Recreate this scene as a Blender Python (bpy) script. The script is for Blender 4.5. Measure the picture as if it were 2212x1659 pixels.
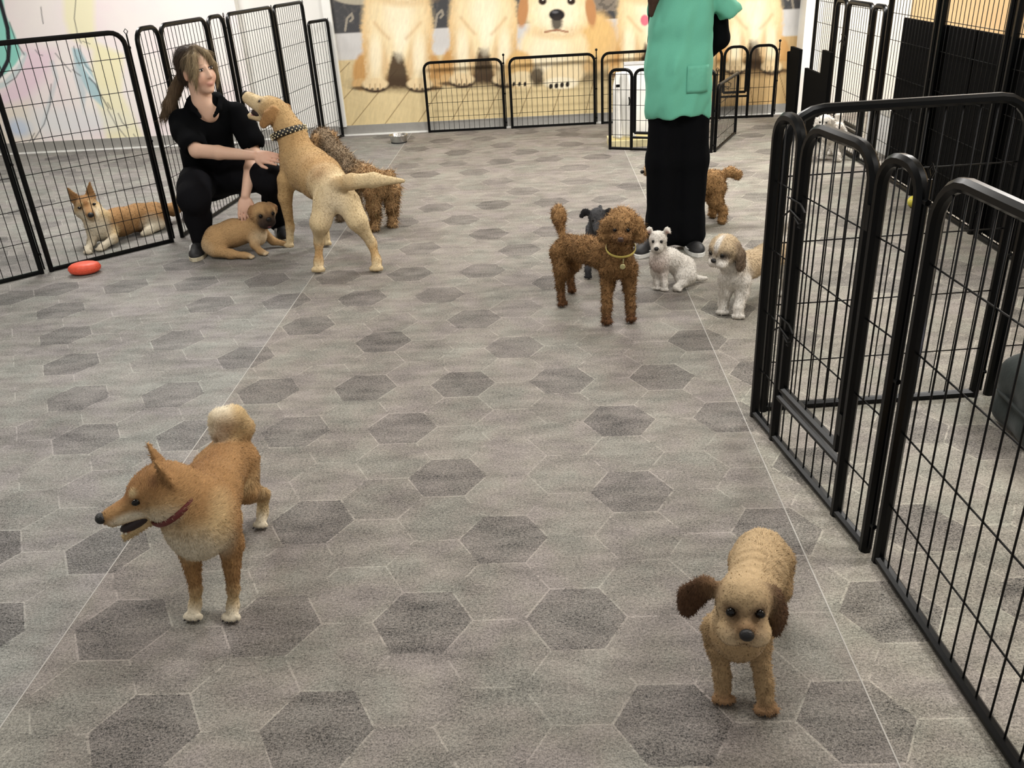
import bpy, bmesh, math, random
import numpy as np
from mathutils import Vector, Matrix
from math import sin, cos, pi, sqrt

for _o in list(bpy.data.objects):
    bpy.data.objects.remove(_o, do_unlink=True)
SC = bpy.context.scene
COL = SC.collection

# ------------------------------------------------------------------ camera
CAM_H, F_PX = 1.3895, 1859.58
PITCH, ROLL, YAW = .4622, .0596, .052
def _rz(v):
    c, s = cos(YAW), sin(YAW)
    return Vector((c*v[0]-s*v[1], s*v[0]+c*v[1], v[2]))
cp, sp, cr, sr = cos(PITCH), sin(PITCH), cos(ROLL), sin(ROLL)
_right = _rz((cr, -sp*sr, -cp*sr)); _up = _rz((sr, sp*cr, cp*cr)); _fwd = _rz((0, cp, -sp))
cam_d = bpy.data.cameras.new('camera'); cam = bpy.data.objects.new('camera', cam_d); COL.objects.link(cam)
M = Matrix((_right, _up, -_fwd)).transposed().to_4x4(); M.translation = (0, 0, CAM_H)
cam.matrix_world = M
cam_d.sensor_width = 36; cam_d.lens = F_PX/2212*36; cam_d.clip_start = .05
SC.camera = cam

# ------------------------------------------------------------------ light
SC.view_settings.view_transform = 'Standard'; SC.view_settings.look = 'None'
SC.view_settings.gamma = 1.0; SC.view_settings.use_curve_mapping = False
SC.view_settings.exposure = 0.36
wd = bpy.data.worlds.new('world'); SC.world = wd; wd.use_nodes = True
wd.node_tree.nodes['Background'].inputs[0].default_value = (1.0, .98, .95, 1)
wd.node_tree.nodes['Background'].inputs[1].default_value = .30
def area(name, loc, sx, sy, power, col=(1, .975, .94), rot=(0, 0, 0)):
    l = bpy.data.lights.new(name, 'AREA'); l.shape = 'RECTANGLE'; l.size = sx; l.size_y = sy
    l.energy = power; l.color = col
    o = bpy.data.objects.new(name, l); COL.objects.link(o); o.location = loc; o.rotation_euler = rot
    return o
# rows of ceiling panels (the lamps of the room, above the picture)
for _i, (_x, _y, _p) in enumerate([(-2.6, 2.2, 34), (.3, 2.4, 30), (-2.9, 6.0, 70), (.3, 5.8, 66), (2.9, 1.6, 66), (3.0, 5.9, 100)]):
    area('ceiling_panel_light', (_x, _y, 2.62), 1.2, .6, _p)

SC.cycles.use_light_tree = False; SC.cycles.max_bounces = 4; SC.cycles.diffuse_bounces = 3; SC.cycles.glossy_bounces = 2; SC.cycles.transmission_bounces = 2
SC.cycles.caustics_reflective = False; SC.cycles.caustics_refractive = False

# ------------------------------------------------------------------ helpers
def lin(c):
    c = np.asarray(c, float)/255.0
    return np.where(c <= .04045, c/12.92, ((c+.055)/1.055)**2.4)
def L4(c):
    return tuple(lin(c))+(1.0,)
def tag(o, label=None, cat=None, group=None, kind=None):
    if label: o['label'] = label
    if cat: o['category'] = cat
    if group: o['group'] = group
    if kind: o['kind'] = kind
    return o
def thing(name, label, cat, loc=(0, 0, 0), group=None):
    o = bpy.data.objects.new(name, None); COL.objects.link(o); o.location = loc; o.empty_display_size = .05
    return tag(o, label, cat, group)
def obj(name, me, mat=None, parent=None, loc=None):
    o = bpy.data.objects.new(name, me); COL.objects.link(o)
    if mat is not None:
        me.materials.clear(); me.materials.append(mat)
    if parent is not None: o.parent = parent
    if loc is not None: o.location = loc
    return o
def mesh_np(name, V, F, C=None, smooth=True, N=None):
    """V (n,3); F list of arrays (m,k); C per-vertex colour (n,3)"""
    me = bpy.data.meshes.new(name)
    if not isinstance(F, (list, tuple)): F = [F]
    F = [np.asarray(f, np.int32) for f in F if len(f)]
    nl = sum(f.size for f in F); npoly = sum(len(f) for f in F)
    me.vertices.add(len(V)); me.vertices.foreach_set('co', np.asarray(V, np.float32).ravel())
    me.loops.add(nl); me.loops.foreach_set('vertex_index', np.concatenate([f.ravel() for f in F]))
    me.polygons.add(npoly)
    tot = np.concatenate([np.full(len(f), f.shape[1], np.int32) for f in F])
    st = np.concatenate([[0], np.cumsum(tot)[:-1]]).astype(np.int32)
    me.polygons.foreach_set('loop_start', st); me.polygons.foreach_set('loop_total', tot)
    me.polygons.foreach_set('use_smooth', np.full(npoly, smooth))
    me.update(calc_edges=True)
    if C is not None:
        a = me.color_attributes.new('Col', 'FLOAT_COLOR', 'POINT')
        a.data.foreach_set('color', np.c_[np.asarray(C), np.ones(len(C))].astype(np.float32).ravel())
    if N is not None:
        me.normals_split_custom_set_from_vertices([tuple(n) for n in N])
    return me
class MB:
    """collects simple solids into one mesh"""
    def __init__(s): s.V = []; s.Q = []; s.T = []; s.n = 0
    def add(s, V, Q=(), T=()):
        V = np.asarray(V, float)
        if len(Q): s.Q.append(np.asarray(Q)+s.n)
        if len(T): s.T.append(np.asarray(T)+s.n)
        s.V.append(V); s.n += len(V); return s
    def box(s, a, b):
        (x0, y0, z0), (x1, y1, z1) = a, b
        V = [(x0,y0,z0),(x1,y0,z0),(x1,y1,z0),(x0,y1,z0),(x0,y0,z1),(x1,y0,z1),(x1,y1,z1),(x0,y1,z1)]
        return s.add(V, [(0,3,2,1),(4,5,6,7),(0,1,5,4),(1,2,6,5),(2,3,7,6),(3,0,4,7)])
    def tube(s, P, r, seg=8, closed=False, squash=None):
        P = np.asarray(P, float); n = len(P); r = np.broadcast_to(np.asarray(r, float), (n,))
        D = np.gradient(P, axis=0) if not closed else (np.roll(P, -1, 0)-np.roll(P, 1, 0))
        D /= np.linalg.norm(D, axis=1)[:, None]+1e-12
        up = np.array([0, 0, 1.0]) if abs(D[0][2]) < .9 else np.array([1.0, 0, 0])
        X = np.cross(up, D[0]); X /= np.linalg.norm(X); R = []
        for i in range(n):
            X = X-D[i]*np.dot(X, D[i]); X /= np.linalg.norm(X)+1e-12; Y = np.cross(D[i], X)
            a = np.arange(seg)*2*pi/seg+pi/seg
            R.append(P[i]+r[i]*(np.cos(a)[:, None]*X+np.sin(a)[:, None]*Y))
        V = np.concatenate(R); Q = []
        for i in range(n if closed else n-1):
            j = (i+1) % n
            for k in range(seg):
                l = (k+1) % seg; Q.append((i*seg+k, i*seg+l, j*seg+l, j*seg+k))
        T = []
        if not closed:
            V = np.vstack([V, P[0], P[-1]]); c0, c1 = n*seg, n*seg+1
            for k in range(seg):
                l = (k+1) % seg; T.append((c0, l, k)); T.append((c1, (n-1)*seg+k, (n-1)*seg+l))
        return s.add(V, Q, T)
    def sphere(s, c, r, nu=12, nv=8, rot=None):
        r = np.broadcast_to(np.asarray(r, float), (3,))
        V = []
        for i in range(nv+1):
            t = pi*i/nv
            for j in range(nu):
                p = 2*pi*j/nu; V.append((sin(t)*cos(p), sin(t)*sin(p), cos(t)))
        V = np.array(V)*r
        if rot is not None: V = V@np.asarray(rot).T
        Q = [(i*nu+j, (i+1)*nu+j, (i+1)*nu+(j+1) % nu, i*nu+(j+1) % nu) for i in range(nv) for j in range(nu)]
        return s.add(V+np.asarray(c, float), Q)
    def lathe(s, prof, c=(0, 0, 0), seg=32):
        V = []; n = len(prof)
        for r, z in prof:
            for j in range(seg): V.append((c[0]+r*cos(2*pi*j/seg), c[1]+r*sin(2*pi*j/seg), c[2]+z))
        Q = [(i*seg+j, i*seg+(j+1) % seg, (i+1)*seg+(j+1) % seg, (i+1)*seg+j) for i in range(n-1) for j in range(seg)]
        return s.add(V, Q)
    def mesh(s, name, smooth=True, C=None):
        V = np.concatenate(s.V); F = []
        if s.Q: F.append(np.concatenate(s.Q))
        if s.T: F.append(np.concatenate(s.T))
        return mesh_np(name, V, F, C, smooth)
    def build(s, name, mat, parent=None, smooth=True, loc=None):
        me = s.mesh(name, smooth)
        if smooth:
            try: me.set_sharp_from_angle(angle=.7)
            except Exception: pass
        return obj(name, me, mat, parent, loc)

# ------------------------------------------------------------------ materials
def new_mat(name):
    m = bpy.data.materials.new(name); m.use_nodes = True
    nt = m.node_tree; b = nt.nodes['Principled BSDF']; return m, nt, b
def N(nt, t, **kw):
    n = nt.nodes.new(t)
    for k, v in kw.items():
        if k.startswith('i_'): n.inputs[k[2:]].default_value = v
        else: setattr(n, k, v)
    return n
def plain(name, col, rough=.5, metal=0.0, var=.06, scale=30, bump=0.0, spec=.5, sheen=0):
    m, nt, b = new_mat(name)
    tc = N(nt, 'ShaderNodeTexCoord'); no = N(nt, 'ShaderNodeTexNoise'); no.inputs['Scale'].default_value = scale; no.inputs['Detail'].default_value = 2
    nt.links.new(tc.outputs['Object'], no.inputs['Vector'])
    hs = N(nt, 'ShaderNodeHueSaturation'); hs.inputs['Color'].default_value = L4(col)
    mr = N(nt, 'ShaderNodeMapRange'); mr.inputs['To Min'].default_value = 1-var*2; mr.inputs['To Max'].default_value = 1+var*2
    nt.links.new(no.outputs['Fac'], mr.inputs['Value']); nt.links.new(mr.outputs['Result'], hs.inputs['Value'])
    nt.links.new(hs.outputs['Color'], b.inputs['Base Color'])
    b.inputs['Roughness'].default_value = rough; b.inputs['Metallic'].default_value = metal
    b.inputs['Specular IOR Level'].default_value = spec
    if sheen: b.inputs['Sheen Weight'].default_value = sheen
    if bump:
        bp = N(nt, 'ShaderNodeBump'); bp.inputs['Strength'].default_value = bump; bp.inputs['Distance'].default_value = .004
        nt.links.new(no.outputs['Fac'], bp.inputs['Height']); nt.links.new(bp.outputs['Normal'], b.inputs['Normal'])
    return m
def vcol(name, rough=.8, spec=.2, var=.10, scale=120, bump=.3, bdist=.003, sheen=0, sss=0):
    m, nt, b = new_mat(name)
    at = N(nt, 'ShaderNodeAttribute'); at.attribute_name = 'Col'
    tc = N(nt, 'ShaderNodeTexCoord'); no = N(nt, 'ShaderNodeTexNoise'); no.inputs['Scale'].default_value = scale; no.inputs['Detail'].default_value = 2
    nt.links.new(tc.outputs['Object'], no.inputs['Vector'])
    mr = N(nt, 'ShaderNodeMapRange'); mr.inputs['To Min'].default_value = 1-var*2; mr.inputs['To Max'].default_value = 1+var*2
    nt.links.new(no.outputs['Fac'], mr.inputs['Value'])
    hs = N(nt, 'ShaderNodeHueSaturation'); nt.links.new(at.outputs['Color'], hs.inputs['Color']); nt.links.new(mr.outputs['Result'], hs.inputs['Value'])
    nt.links.new(hs.outputs['Color'], b.inputs['Base Color'])
    b.inputs['Roughness'].default_value = rough; b.inputs['Specular IOR Level'].default_value = spec
    if sheen: b.inputs['Sheen Weight'].default_value = sheen; b.inputs['Sheen Roughness'].default_value = .5
    if sss: b.inputs['Subsurface Weight'].default_value = sss; b.inputs['Subsurface Radius'].default_value = (.01, .004, .002)
    if bump:
        bp = N(nt, 'ShaderNodeBump'); bp.inputs['Strength'].default_value = bump; bp.inputs['Distance'].default_value = bdist
        nt.links.new(no.outputs['Fac'], bp.inputs['Height']); nt.links.new(bp.outputs['Normal'], b.inputs['Normal'])
    return m
M_BLACK = plain('black_enamel', (6, 7, 8), .30, var=.05, spec=.18)
M_WIRE = plain('black_wire', (8, 8, 8), .5, var=.05, spec=.2)
M_WALL = plain('white_wall_paint', (235, 233, 228), .8, var=.01, scale=6)
M_TRIM = plain('white_trim', (240, 240, 236), .5, var=.01)
M_SKIRT = plain('grey_skirting', (150, 148, 143), .6, var=.05, scale=40)
M_FUR = vcol('fur_coat', .85, .1, .10, 160, .35, .003, sheen=.1)
M_CURL = vcol('curly_coat', .9, .08, .16, 70, .9, .006, sheen=.1)
M_STRAND = vcol('fur_strand', .8, .12, .04, 60, 0)
M_PRINT = vcol('wall_print', .75, .2, .01, 200, 0)
M_SKIN = vcol('skin', .5, .35, .02, 80, .05, .001, sss=.12)
M_EYE = plain('dark_eye', (10, 7, 6), .12, var=0, spec=.35)
M_NOSE = plain('black_nose', (16, 14, 15), .5, var=.1, scale=300, bump=.3)
M_BNOSE = plain('brown_nose', (62, 40, 30), .4, var=.1, scale=300, bump=.3)
M_TONGUE = plain('tongue', (150, 84, 88), .4, var=.08, scale=120)
M_MOUTH = plain('mouth_dark', (38, 22, 22), .5, var=.1)
M_TOOTH = plain('tooth', (225, 215, 190), .4, var=.02)
M_CLAW = plain('claw', (30, 26, 24), .4, var=.1)

# ------------------------------------------------------------------ floor
S = .12
DARK = [[-6,6.0],[-4,6.0],[-2,6.0],[0,6.0],[-5,4.5],[-3,4.5],[-1,4.5],[-4,3.0],[0,3.0],[-5,1.5],[-2,2.0],[1,1.5],[-4,0.0],[-2,0.0],[0,0.0],[-3,-1.5],[-1,-1.5],[0,-3.0],[2,0.0],[4,0.0],[5,1.5],[3,-1.5],[3,-3.5],[-2,-4.0],[1,-4.5],[0,-6.0],[2,-6.0],[-4,-6.0],[-3,-7.5],[-2,12.0],[0,12.0],[2,12.0],[4,12.0],[-1,10.5],[-3,10.5],[0,9.0],[-2,8.0],[1,7.5],[1,13.5],[0,15.0],[3,14.5],[5,13.5],[-1,16.5],[-3,16.5],[0,18.0],[3,16.5],[-2,18.0],[2,18.0],[4,18.0],[-4,18.0],[1,19.5],[3,20.5],[3,22.5],[-1,22.5],[0,21.0],[-3,22.5],[-2,20.0],[-4,21.0],[-12,6.0],[-10,6.0],[-9,7.5],[-8,6.0],[-11,4.5],[-7,4.5],[-10,3.0],[-7,2.5],[-9,1.5],[-8,0.0],[-6,0.0],[-7,-1.5],[-5,-1.5],
 [5,-1.5],[-2,-6.0],[3,-7.5],[-1,-7.5],[-5,-4.5],[5,-7.5],[5,-4.5],[6,-6.0],[6,0.0],[6,3.0],[6,-3.0],[-7,-4.5],[-6,-6.0],[-13,5.5],[2,5.0],[4,4.0],[5,7.5],[7,5.5],[2,9.0],[-5,9.5],[-6,11.0],[3,10.5],[7,9.5],[6,16.0],[7,13.5],[6,19.0],[8,16.0],[7,1.5],[8,-2.0],[7,-4.5],[8,-6.0],[9,0.5],[9,4.5],[8,7.0]]
DARK = {(int(c), float(r)) for c, r in DARK}
rng = np.random.default_rng(4)
def floor_sheets():
    V = []; Q = []; H6 = []; tone = []; tint = []; grout = []
    ang = np.arange(6)*pi/3
    hx, hy = np.cos(ang)*S, np.sin(ang)*S
    n = 0
    for c in range(-36, 31):
        for k in range(-15, 26):
            r = k+(.5 if c % 2 else 0.0)
            x, y = .18*c-.3242, .20785*r+2.8004
            if y > 8.2 or y < -.35: continue
            known = -2.75 < x < 1.15 and .8 < y < 7.6
            dark = (c, r) in DARK or (not known and rng.random() < .22)
            t = (-.62+rng.uniform(-.12, .12)) if dark else rng.uniform(-.16, .2)
            ti = rng.uniform(-1, 1)
            wob = rng.normal(0, .0012, 6)
            inn = .978+wob*3
            V += [(x+hx[i], y+hy[i], 0) for i in range(6)]+[(x+hx[i]*inn[i], y+hy[i]*inn[i], 0) for i in range(6)]
            H6.append([n+6+i for i in range(6)]); Q += [(n+i, n+(i+1) % 6, n+6+(i+1) % 6, n+6+i) for i in range(6)]
            tone.append(t); tint.append(ti); n += 12
    me = bpy.data.meshes.new('tmp')
    faces = [tuple(h) for h in H6]+Q
    me.from_pydata(V, [], faces)
    nh = len(H6)
    ft = np.r_[np.array(tone), np.repeat(np.array(tone)*.0+.0, 6)]
    at = me.attributes.new('tone', 'FLOAT', 'FACE'); at.data.foreach_set('value', ft.astype(np.float32))
    at = me.attributes.new('tint', 'FLOAT', 'FACE'); at.data.foreach_set('value', np.r_[np.array(tint), np.repeat(np.array(tint), 6)].astype(np.float32))
    at = me.attributes.new('grout', 'FLOAT', 'FACE'); at.data.foreach_set('value', np.r_[np.zeros(nh), np.ones(6*nh)].astype(np.float32))
    return me
def floor_mat(gain=(1, 1, 1)):
    m, nt, b = new_mat('printed_vinyl')
    def at(n):
        a = N(nt, 'ShaderNodeAttribute'); a.attribute_name = n; return a.outputs['Fac']
    tc = N(nt, 'ShaderNodeTexCoord').outputs['Object']
    def noise(sc, det, stretch=None, rough=.6):
        n = N(nt, 'ShaderNodeTexNoise'); n.inputs['Scale'].default_value = sc; n.inputs['Detail'].default_value = det; n.inputs['Roughness'].default_value = rough
        if stretch:
            mp = N(nt, 'ShaderNodeMapping'); mp.inputs['Scale'].default_value = stretch
            nt.links.new(tc, mp.inputs['Vector']); nt.links.new(mp.outputs['Vector'], n.inputs['Vector'])
        else: nt.links.new(tc, n.inputs['Vector'])
        return n
    def math_(op, a, b_=None, c=None):
        n = N(nt, 'ShaderNodeMath', operation=op)
        for i, x in enumerate((a, b_, c)):
            if x is None: continue
            if isinstance(x, (int, float)): n.inputs[i].default_value = x
            else: nt.links.new(x, n.inputs[i])
        return n.outputs[0]
    def mix(fac, a, b_, mode='MIX'):
        n = N(nt, 'ShaderNodeMix', data_type='RGBA', blend_type=mode)
        for i, x in ((0, fac), (6, a), (7, b_)):
            if isinstance(x, (int, float)): n.inputs[i].default_value = x
            elif isinstance(x, tuple): n.inputs[i].default_value = x
            else: nt.links.new(x, n.inputs[i])
        return n.outputs[2]
    big = noise(2.2, 1).outputs['Fac']; mid = noise(11, 4, (.7, 1.6, 1)).outputs['Fac']
    fine = noise(150, 1, (.8, 1.3, 1), .7).outputs['Fac']; spk = noise(300, 1, None, .8).outputs['Fac']; col = noise(5, 2)
    # tile value
    v = math_('MULTIPLY_ADD', at('tone'), .096, .0)
    v = math_('ADD', v, math_('MULTIPLY', math_('SUBTRACT', mid, .5), .28))
    v = math_('ADD', v, math_('MULTIPLY', math_('SUBTRACT', big, .5), .12))
    v = math_('ADD', v, math_('MULTIPLY', math_('SUBTRACT', fine, .5), .34))
    v = math_('ADD', v, math_('MULTIPLY', math_('SUBTRACT', spk, .5), .46))
    g = math_('MULTIPLY', at('grout'), math_('MULTIPLY', math_('GREATER_THAN', mid, .46), .085))
    v = math_('ADD', v, g)
    v = math_('ADD', v, .208)
    tn = math_('ADD', math_('MULTIPLY', at('tint'), .07), math_('ADD', .5, math_('MULTIPLY', math_('SUBTRACT', col.outputs['Fac'], .5), 2.2)))
    r = N(nt, 'ShaderNodeValToRGB'); r.color_ramp.elements[0].color = (1.0, .925, .885, 1); r.color_ramp.elements[1].color = (.985, .985, .89, 1)
    r.color_ramp.elements[0].position = .2; r.color_ramp.elements[1].position = .8
    e = r.color_ramp.elements.new(.5); e.color = (1.0, .95, .865, 1)
    nt.links.new(tn, r.inputs['Fac'])
    # dark tiles lean mauve
    tintd = mix(math_('MULTIPLY', math_('LESS_THAN', at('tone'), -.4), .6), r.outputs['Color'], (1.0, .935, .895, 1))
    cmb = N(nt, 'ShaderNodeCombineColor'); 
    for i in range(3): nt.links.new(v, cmb.inputs[i])
    base = mix(1.0, cmb.outputs[0], tintd, 'MULTIPLY')
    base = mix(1.0, base, tuple(gain)+(1.0,), 'MULTIPLY')   # each roll of vinyl has its own shade
    nt.links.new(base, b.inputs['Base Color'])
    b.inputs['Roughness'].default_value = .62; b.inputs['Specular IOR Level'].default_value = .3
    bp = N(nt, 'ShaderNodeBump'); bp.inputs['Strength'].default_value = .25; bp.inputs['Distance'].default_value = .002
    nt.links.new(fine, bp.inputs['Height']); nt.links.new(bp.outputs['Normal'], b.inputs['Normal'])
    return m
M_FLOORS = [floor_mat((1.06, 1.06, 1.06)), floor_mat((1.02, .975, .93)), floor_mat((1.26, 1.22, 1.13))]
fl = thing('floor', None, None); tag(fl, 'grey vinyl floor printed with hexagons in three sheets', None, None, 'structure')
_bm0 = bmesh.new(); _bm0.from_mesh(floor_sheets())
XS = [-6.2, -1.18, .62, 4.6]
for i in range(3):
    bm = _bm0.copy()
    for x, nx in ((XS[i], -1), (XS[i+1], 1)):
        g = bm.verts[:]+bm.edges[:]+bm.faces[:]
        bmesh.ops.bisect_plane(bm, geom=g, plane_co=(x-nx*.0009, 0, 0), plane_no=(nx, 0, 0), clear_outer=True)
    g = bm.verts[:]+bm.edges[:]+bm.faces[:]
    bmesh.ops.bisect_plane(bm, geom=g, plane_co=(0, 8.1, 0), plane_no=(0, 1, 0), clear_outer=True)
    me = bpy.data.meshes.new('vinyl_sheet'); bm.to_mesh(me); bm.free()
    obj('vinyl_sheet', me, M_FLOORS[i], fl)
_bm0.free()
# pale weld bead in the two seams and the slab under the sheets
M_SEAM = plain('seam_weld', (176, 172, 166), .6, var=.03)
for x in XS[1:3]:
    MB().box((x-.0016, -.3, -.004), (x+.0016, 7.95, .0006)).build('seam', M_SEAM, fl, smooth=False)
MB().box((-6.2, -.4, -.06), (4.6, 8.1, -.004)).build('subfloor', plain('subfloor', (120, 118, 112), .8), fl, smooth=False)
# ------------------------------------------------------------------ room shell
def struct(name, mb, mat):
    return tag(mb.build(name, mat, smooth=False), None, None, None, 'structure')
wall_b = struct('wall_back', MB().box((-6.2, 7.97, 0), (4.6, 8.1, 2.7)), M_WALL)
wall_bl = struct('wall_back_left', MB().box((-6.2, 7.88, 0), (-2.56, 7.97, 2.7)), M_WALL)
struct('wall_left', MB().box((-6.35, -.4, 0), (-6.2, 8.1, 2.7)), M_WALL)
struct('wall_right', MB().box((4.6, -.4, 0), (4.75, 8.1, 2.7)), plain('beige_wall', (226, 196, 150), .8, var=.02, scale=4))
struct('ceiling', MB().box((-6.35, -.4, 2.7), (4.75, 8.1, 2.8)), M_WALL)
struct('trim_1', MB().box((-1.835, 7.93, .08), (-1.765, 7.97, 2.7)), M_TRIM)
struct('trim_2', MB().box((2.20, 7.78, 0), (2.34, 7.97, 2.7)), M_TRIM)
struct('baseboard_back', MB().box((-2.55, 7.945, .012), (2.2, 7.97, .085)), M_SKIRT)
struct('baseboard_left', MB().box((-6.2, 7.86, .012), (-2.56, 7.88, .095)), M_SKIRT)
struct('trim_3', MB().box((-2.55, 7.925, 0), (2.2, 7.97, .012)), M_TRIM)
struct('trim_4', MB().box((-6.2, 7.84, 0), (-2.56, 7.88, .012)), M_TRIM)
struct('wall_back_right', MB().box((3.13, 7.93, 0), (4.6, 7.97, 2.7)), plain('warm_beige_panel', (216, 188, 146), .7, var=.03, scale=5))

# ------------------------------------------------------------------ printed wall coverings
class Canvas:
    def __init__(s, U, V, seed=1):
        s.U, s.V = U, V; s.C = np.zeros(U.shape+(3,)); s.r = np.random.default_rng(seed)
    def noise(s, sx, sy, oct_=3, ang=0.0):
        out = 0; amp = 1; tot = 0; c, sn = cos(ang), sin(ang)
        u = s.U*c+s.V*sn; v = -s.U*sn+s.V*c
        for o in range(oct_):
            g = s.r.random((257, 257)); x = (u/sx*2**o+1000) % 256; y = (v/sy*2**o+1000) % 256
            i = x.astype(int); j = y.astype(int); fx = x-i; fy = y-j; fx = fx*fx*(3-2*fx); fy = fy*fy*(3-2*fy)
            out = out+amp*((g[i, j]*(1-fx)+g[i+1, j]*fx)*(1-fy)+(g[i, j+1]*(1-fx)+g[i+1, j+1]*fx)*fy); tot += amp; amp *= .5
        return out/tot-.5
    def put(s, a, col):
        a = np.clip(a, 0, 1)[..., None]; s.C = s.C*(1-a)+lin(col)*a
    def blob(s, cx, cy, rx, ry, col, rot=0, soft=.12, op=1.0, rag=0.0):
        c, sn = cos(rot), sin(rot); x = s.U-cx; y = s.V-cy
        d = np.sqrt(((x*c+y*sn)/rx)**2+((-x*sn+y*c)/ry)**2)
        if rag: d = d+rag*s.fn
        s.put((1-(d-1)/soft)*op if soft > 0 else (d < 1)*op, col) if False else s.put(np.clip((1+soft/2-d)/soft, 0, 1)*op, col)
    def line(s, pts, w, col, op=1.0, soft=1.2):
        d = np.full(s.U.shape, 1e9)
        for (x0, y0), (x1, y1) in zip(pts[:-1], pts[1:]):
            dx, dy = x1-x0, y1-y0; t = np.clip(((s.U-x0)*dx+(s.V-y0)*dy)/(dx*dx+dy*dy+1e-9), 0, 1)
            d = np.minimum(d, np.hypot(s.U-x0-t*dx, s.V-y0-t*dy))
        s.put(np.clip((w/2+soft/2-d)/soft, 0, 1)*op, col)
    def poly(s, pts, col, op=1.0, soft=2.0, rag=0.0):
        P = np.array(pts, float); ins = np.zeros(s.U.shape, bool); d = np.full(s.U.shape, 1e9)
        U = s.U+(s.fn*rag if rag else 0); V = s.V+(s.fn2*rag if rag else 0)
        for (x0, y0), (x1, y1) in zip(P, np.roll(P, -1, 0)):
            cnd = ((y0 > V) != (y1 > V)) & (U < (x1-x0)*(V-y0)/(y1-y0+1e-12)+x0); ins ^= cnd
            dx, dy = x1-x0, y1-y0; t = np.clip(((U-x0)*dx+(V-y0)*dy)/(dx*dx+dy*dy+1e-9), 0, 1)
            d = np.minimum(d, np.hypot(U-x0-t*dx, V-y0-t*dy))
        sd = np.where(ins, -d, d); s.put(np.clip(.5-sd/soft, 0, 1)*op, col)
def print_mesh(name, x0, x1, z0, z1, step, y, aff, paint, parent):
    nx = int((x1-x0)/step)+1; nz = int((z1-z0)/step)+1
    X, Z = np.meshgrid(np.linspace(x0, x1, nx), np.linspace(z0, z1, nz), indexing='ij')
    W_ = aff[2][0]*X+aff[2][1]*Z+aff[2][2]            # design grid of the print
    cv = Canvas((aff[0][0]*X+aff[0][1]*Z+aff[0][2])/W_, (aff[1][0]*X+aff[1][1]*Z+aff[1][2])/W_); cv.fn = cv.noise(5, 5, 3); cv.fn2 = cv.noise(5, 5, 3)
    paint(cv)
    V = np.stack([X, np.full_like(X, y), Z], -1).reshape(-1, 3)
    idx = np.arange(nx*nz).reshape(nx, nz)
    Q = np.stack([idx[:-1, :-1], idx[1:, :-1], idx[1:, 1:], idx[:-1, 1:]], -1).reshape(-1, 4)
    return obj(name, mesh_np(name, V, Q, np.clip(cv.C.reshape(-1, 3), 0, 1), False), M_PRINT, parent)

GOLD, CREAM, PALE, TAN = (222, 186, 132), (240, 220, 178), (248, 236, 206), (200, 156, 102)
def puppy_sit(c, cx, top, pawy, w, head=True, tone=0):
    """a fluffy pale gold pup sitting upright, drawn from the head down"""
    hgt = pawy-top; r_ = .10
    for sg in (-1, 1):
        c.blob(cx+sg*w*.47, pawy-34, w*.15, 40, (204, 158, 100), sg*-.12, .3, rag=r_); c.blob(cx+sg*w*.50, pawy-6, w*.13, 12, (214, 176, 122), 0, .3, rag=r_)
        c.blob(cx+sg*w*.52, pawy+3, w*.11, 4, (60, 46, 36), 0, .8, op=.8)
    c.poly([(cx-w*.40, top), (cx+w*.40, top), (cx+w*.50, pawy-hgt*.52), (cx+w*.48, pawy-hgt*.28), (cx+w*.34, pawy-hgt*.16), (cx-w*.34, pawy-hgt*.16), (cx-w*.48, pawy-hgt*.28), (cx-w*.50, pawy-hgt*.52)], GOLD, 1, 8, rag=9)
    c.blob(cx, pawy-hgt*.58, w*.44, hgt*.40, CREAM, 0, .45, rag=r_)
    c.poly([(cx-w*.06, pawy-hgt*.30), (cx+w*.06, pawy-hgt*.30), (cx+w*.17, pawy-10), (cx+w*.15, pawy+1), (cx-w*.15, pawy+1), (cx-w*.17, pawy-10)], (70, 54, 40), .95, 8, rag=5)
    for sg in (-1, 1):
        c.poly([(cx+sg*w*.10, pawy-hgt*.46), (cx+sg*w*.42, pawy-hgt*.46), (cx+sg*w*.44, pawy-hgt*.22), (cx+sg*w*.43, pawy-8), (cx+sg*w*.19, pawy-8), (cx+sg*w*.15, pawy-hgt*.22)], CREAM, 1, 8, rag=7)
        c.blob(cx+sg*w*.18, pawy-hgt*.20, w*.05, hgt*.16, TAN, sg*.05, .9, op=.45, rag=r_); c.blob(cx+sg*w*.41, pawy-hgt*.26, w*.05, hgt*.18, TAN, 0, .9, op=.40, rag=r_)
        c.blob(cx+sg*w*.30, pawy-hgt*.28, w*.08, hgt*.17, PALE, 0, .8, op=.8, rag=r_)
        c.blob(cx+sg*w*.31, pawy-1, w*.185, 14, (64, 48, 36), 0, .3); c.blob(cx+sg*w*.31, pawy-6, w*.18, 13, (236, 212, 168), 0, .25, rag=.06)
        for k in (-1, 0, 1):
            c.line([(cx+sg*w*.31+k*w*.075, pawy+6), (cx+sg*w*.31+k*w*.07, pawy-6)], 2, (150, 112, 74), .7, 2)
        for k in (-1.5, -.5, .5, 1.5): c.blob(cx+sg*w*.31+k*w*.075, pawy+5, 3.2, 3, (58, 46, 38), 0, .5, op=.8)
    c.blob(cx+w*.02, pawy-hgt*.62, w*.20, hgt*.20, PALE, 0, .8, op=.9, rag=r_)
    c.blob(cx+w*.05, pawy-hgt*.42, w*.09, hgt*.16, (252, 242, 214), .1, .8, op=.8, rag=.2)
    for sg in (-1, 1): c.line([(cx+sg*w*.32, pawy-hgt*.56), (cx+sg*w*.2, pawy-hgt*.47), (cx+sg*w*.12, pawy-hgt*.42)], 5, (196, 150, 98), .5, 8)
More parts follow.
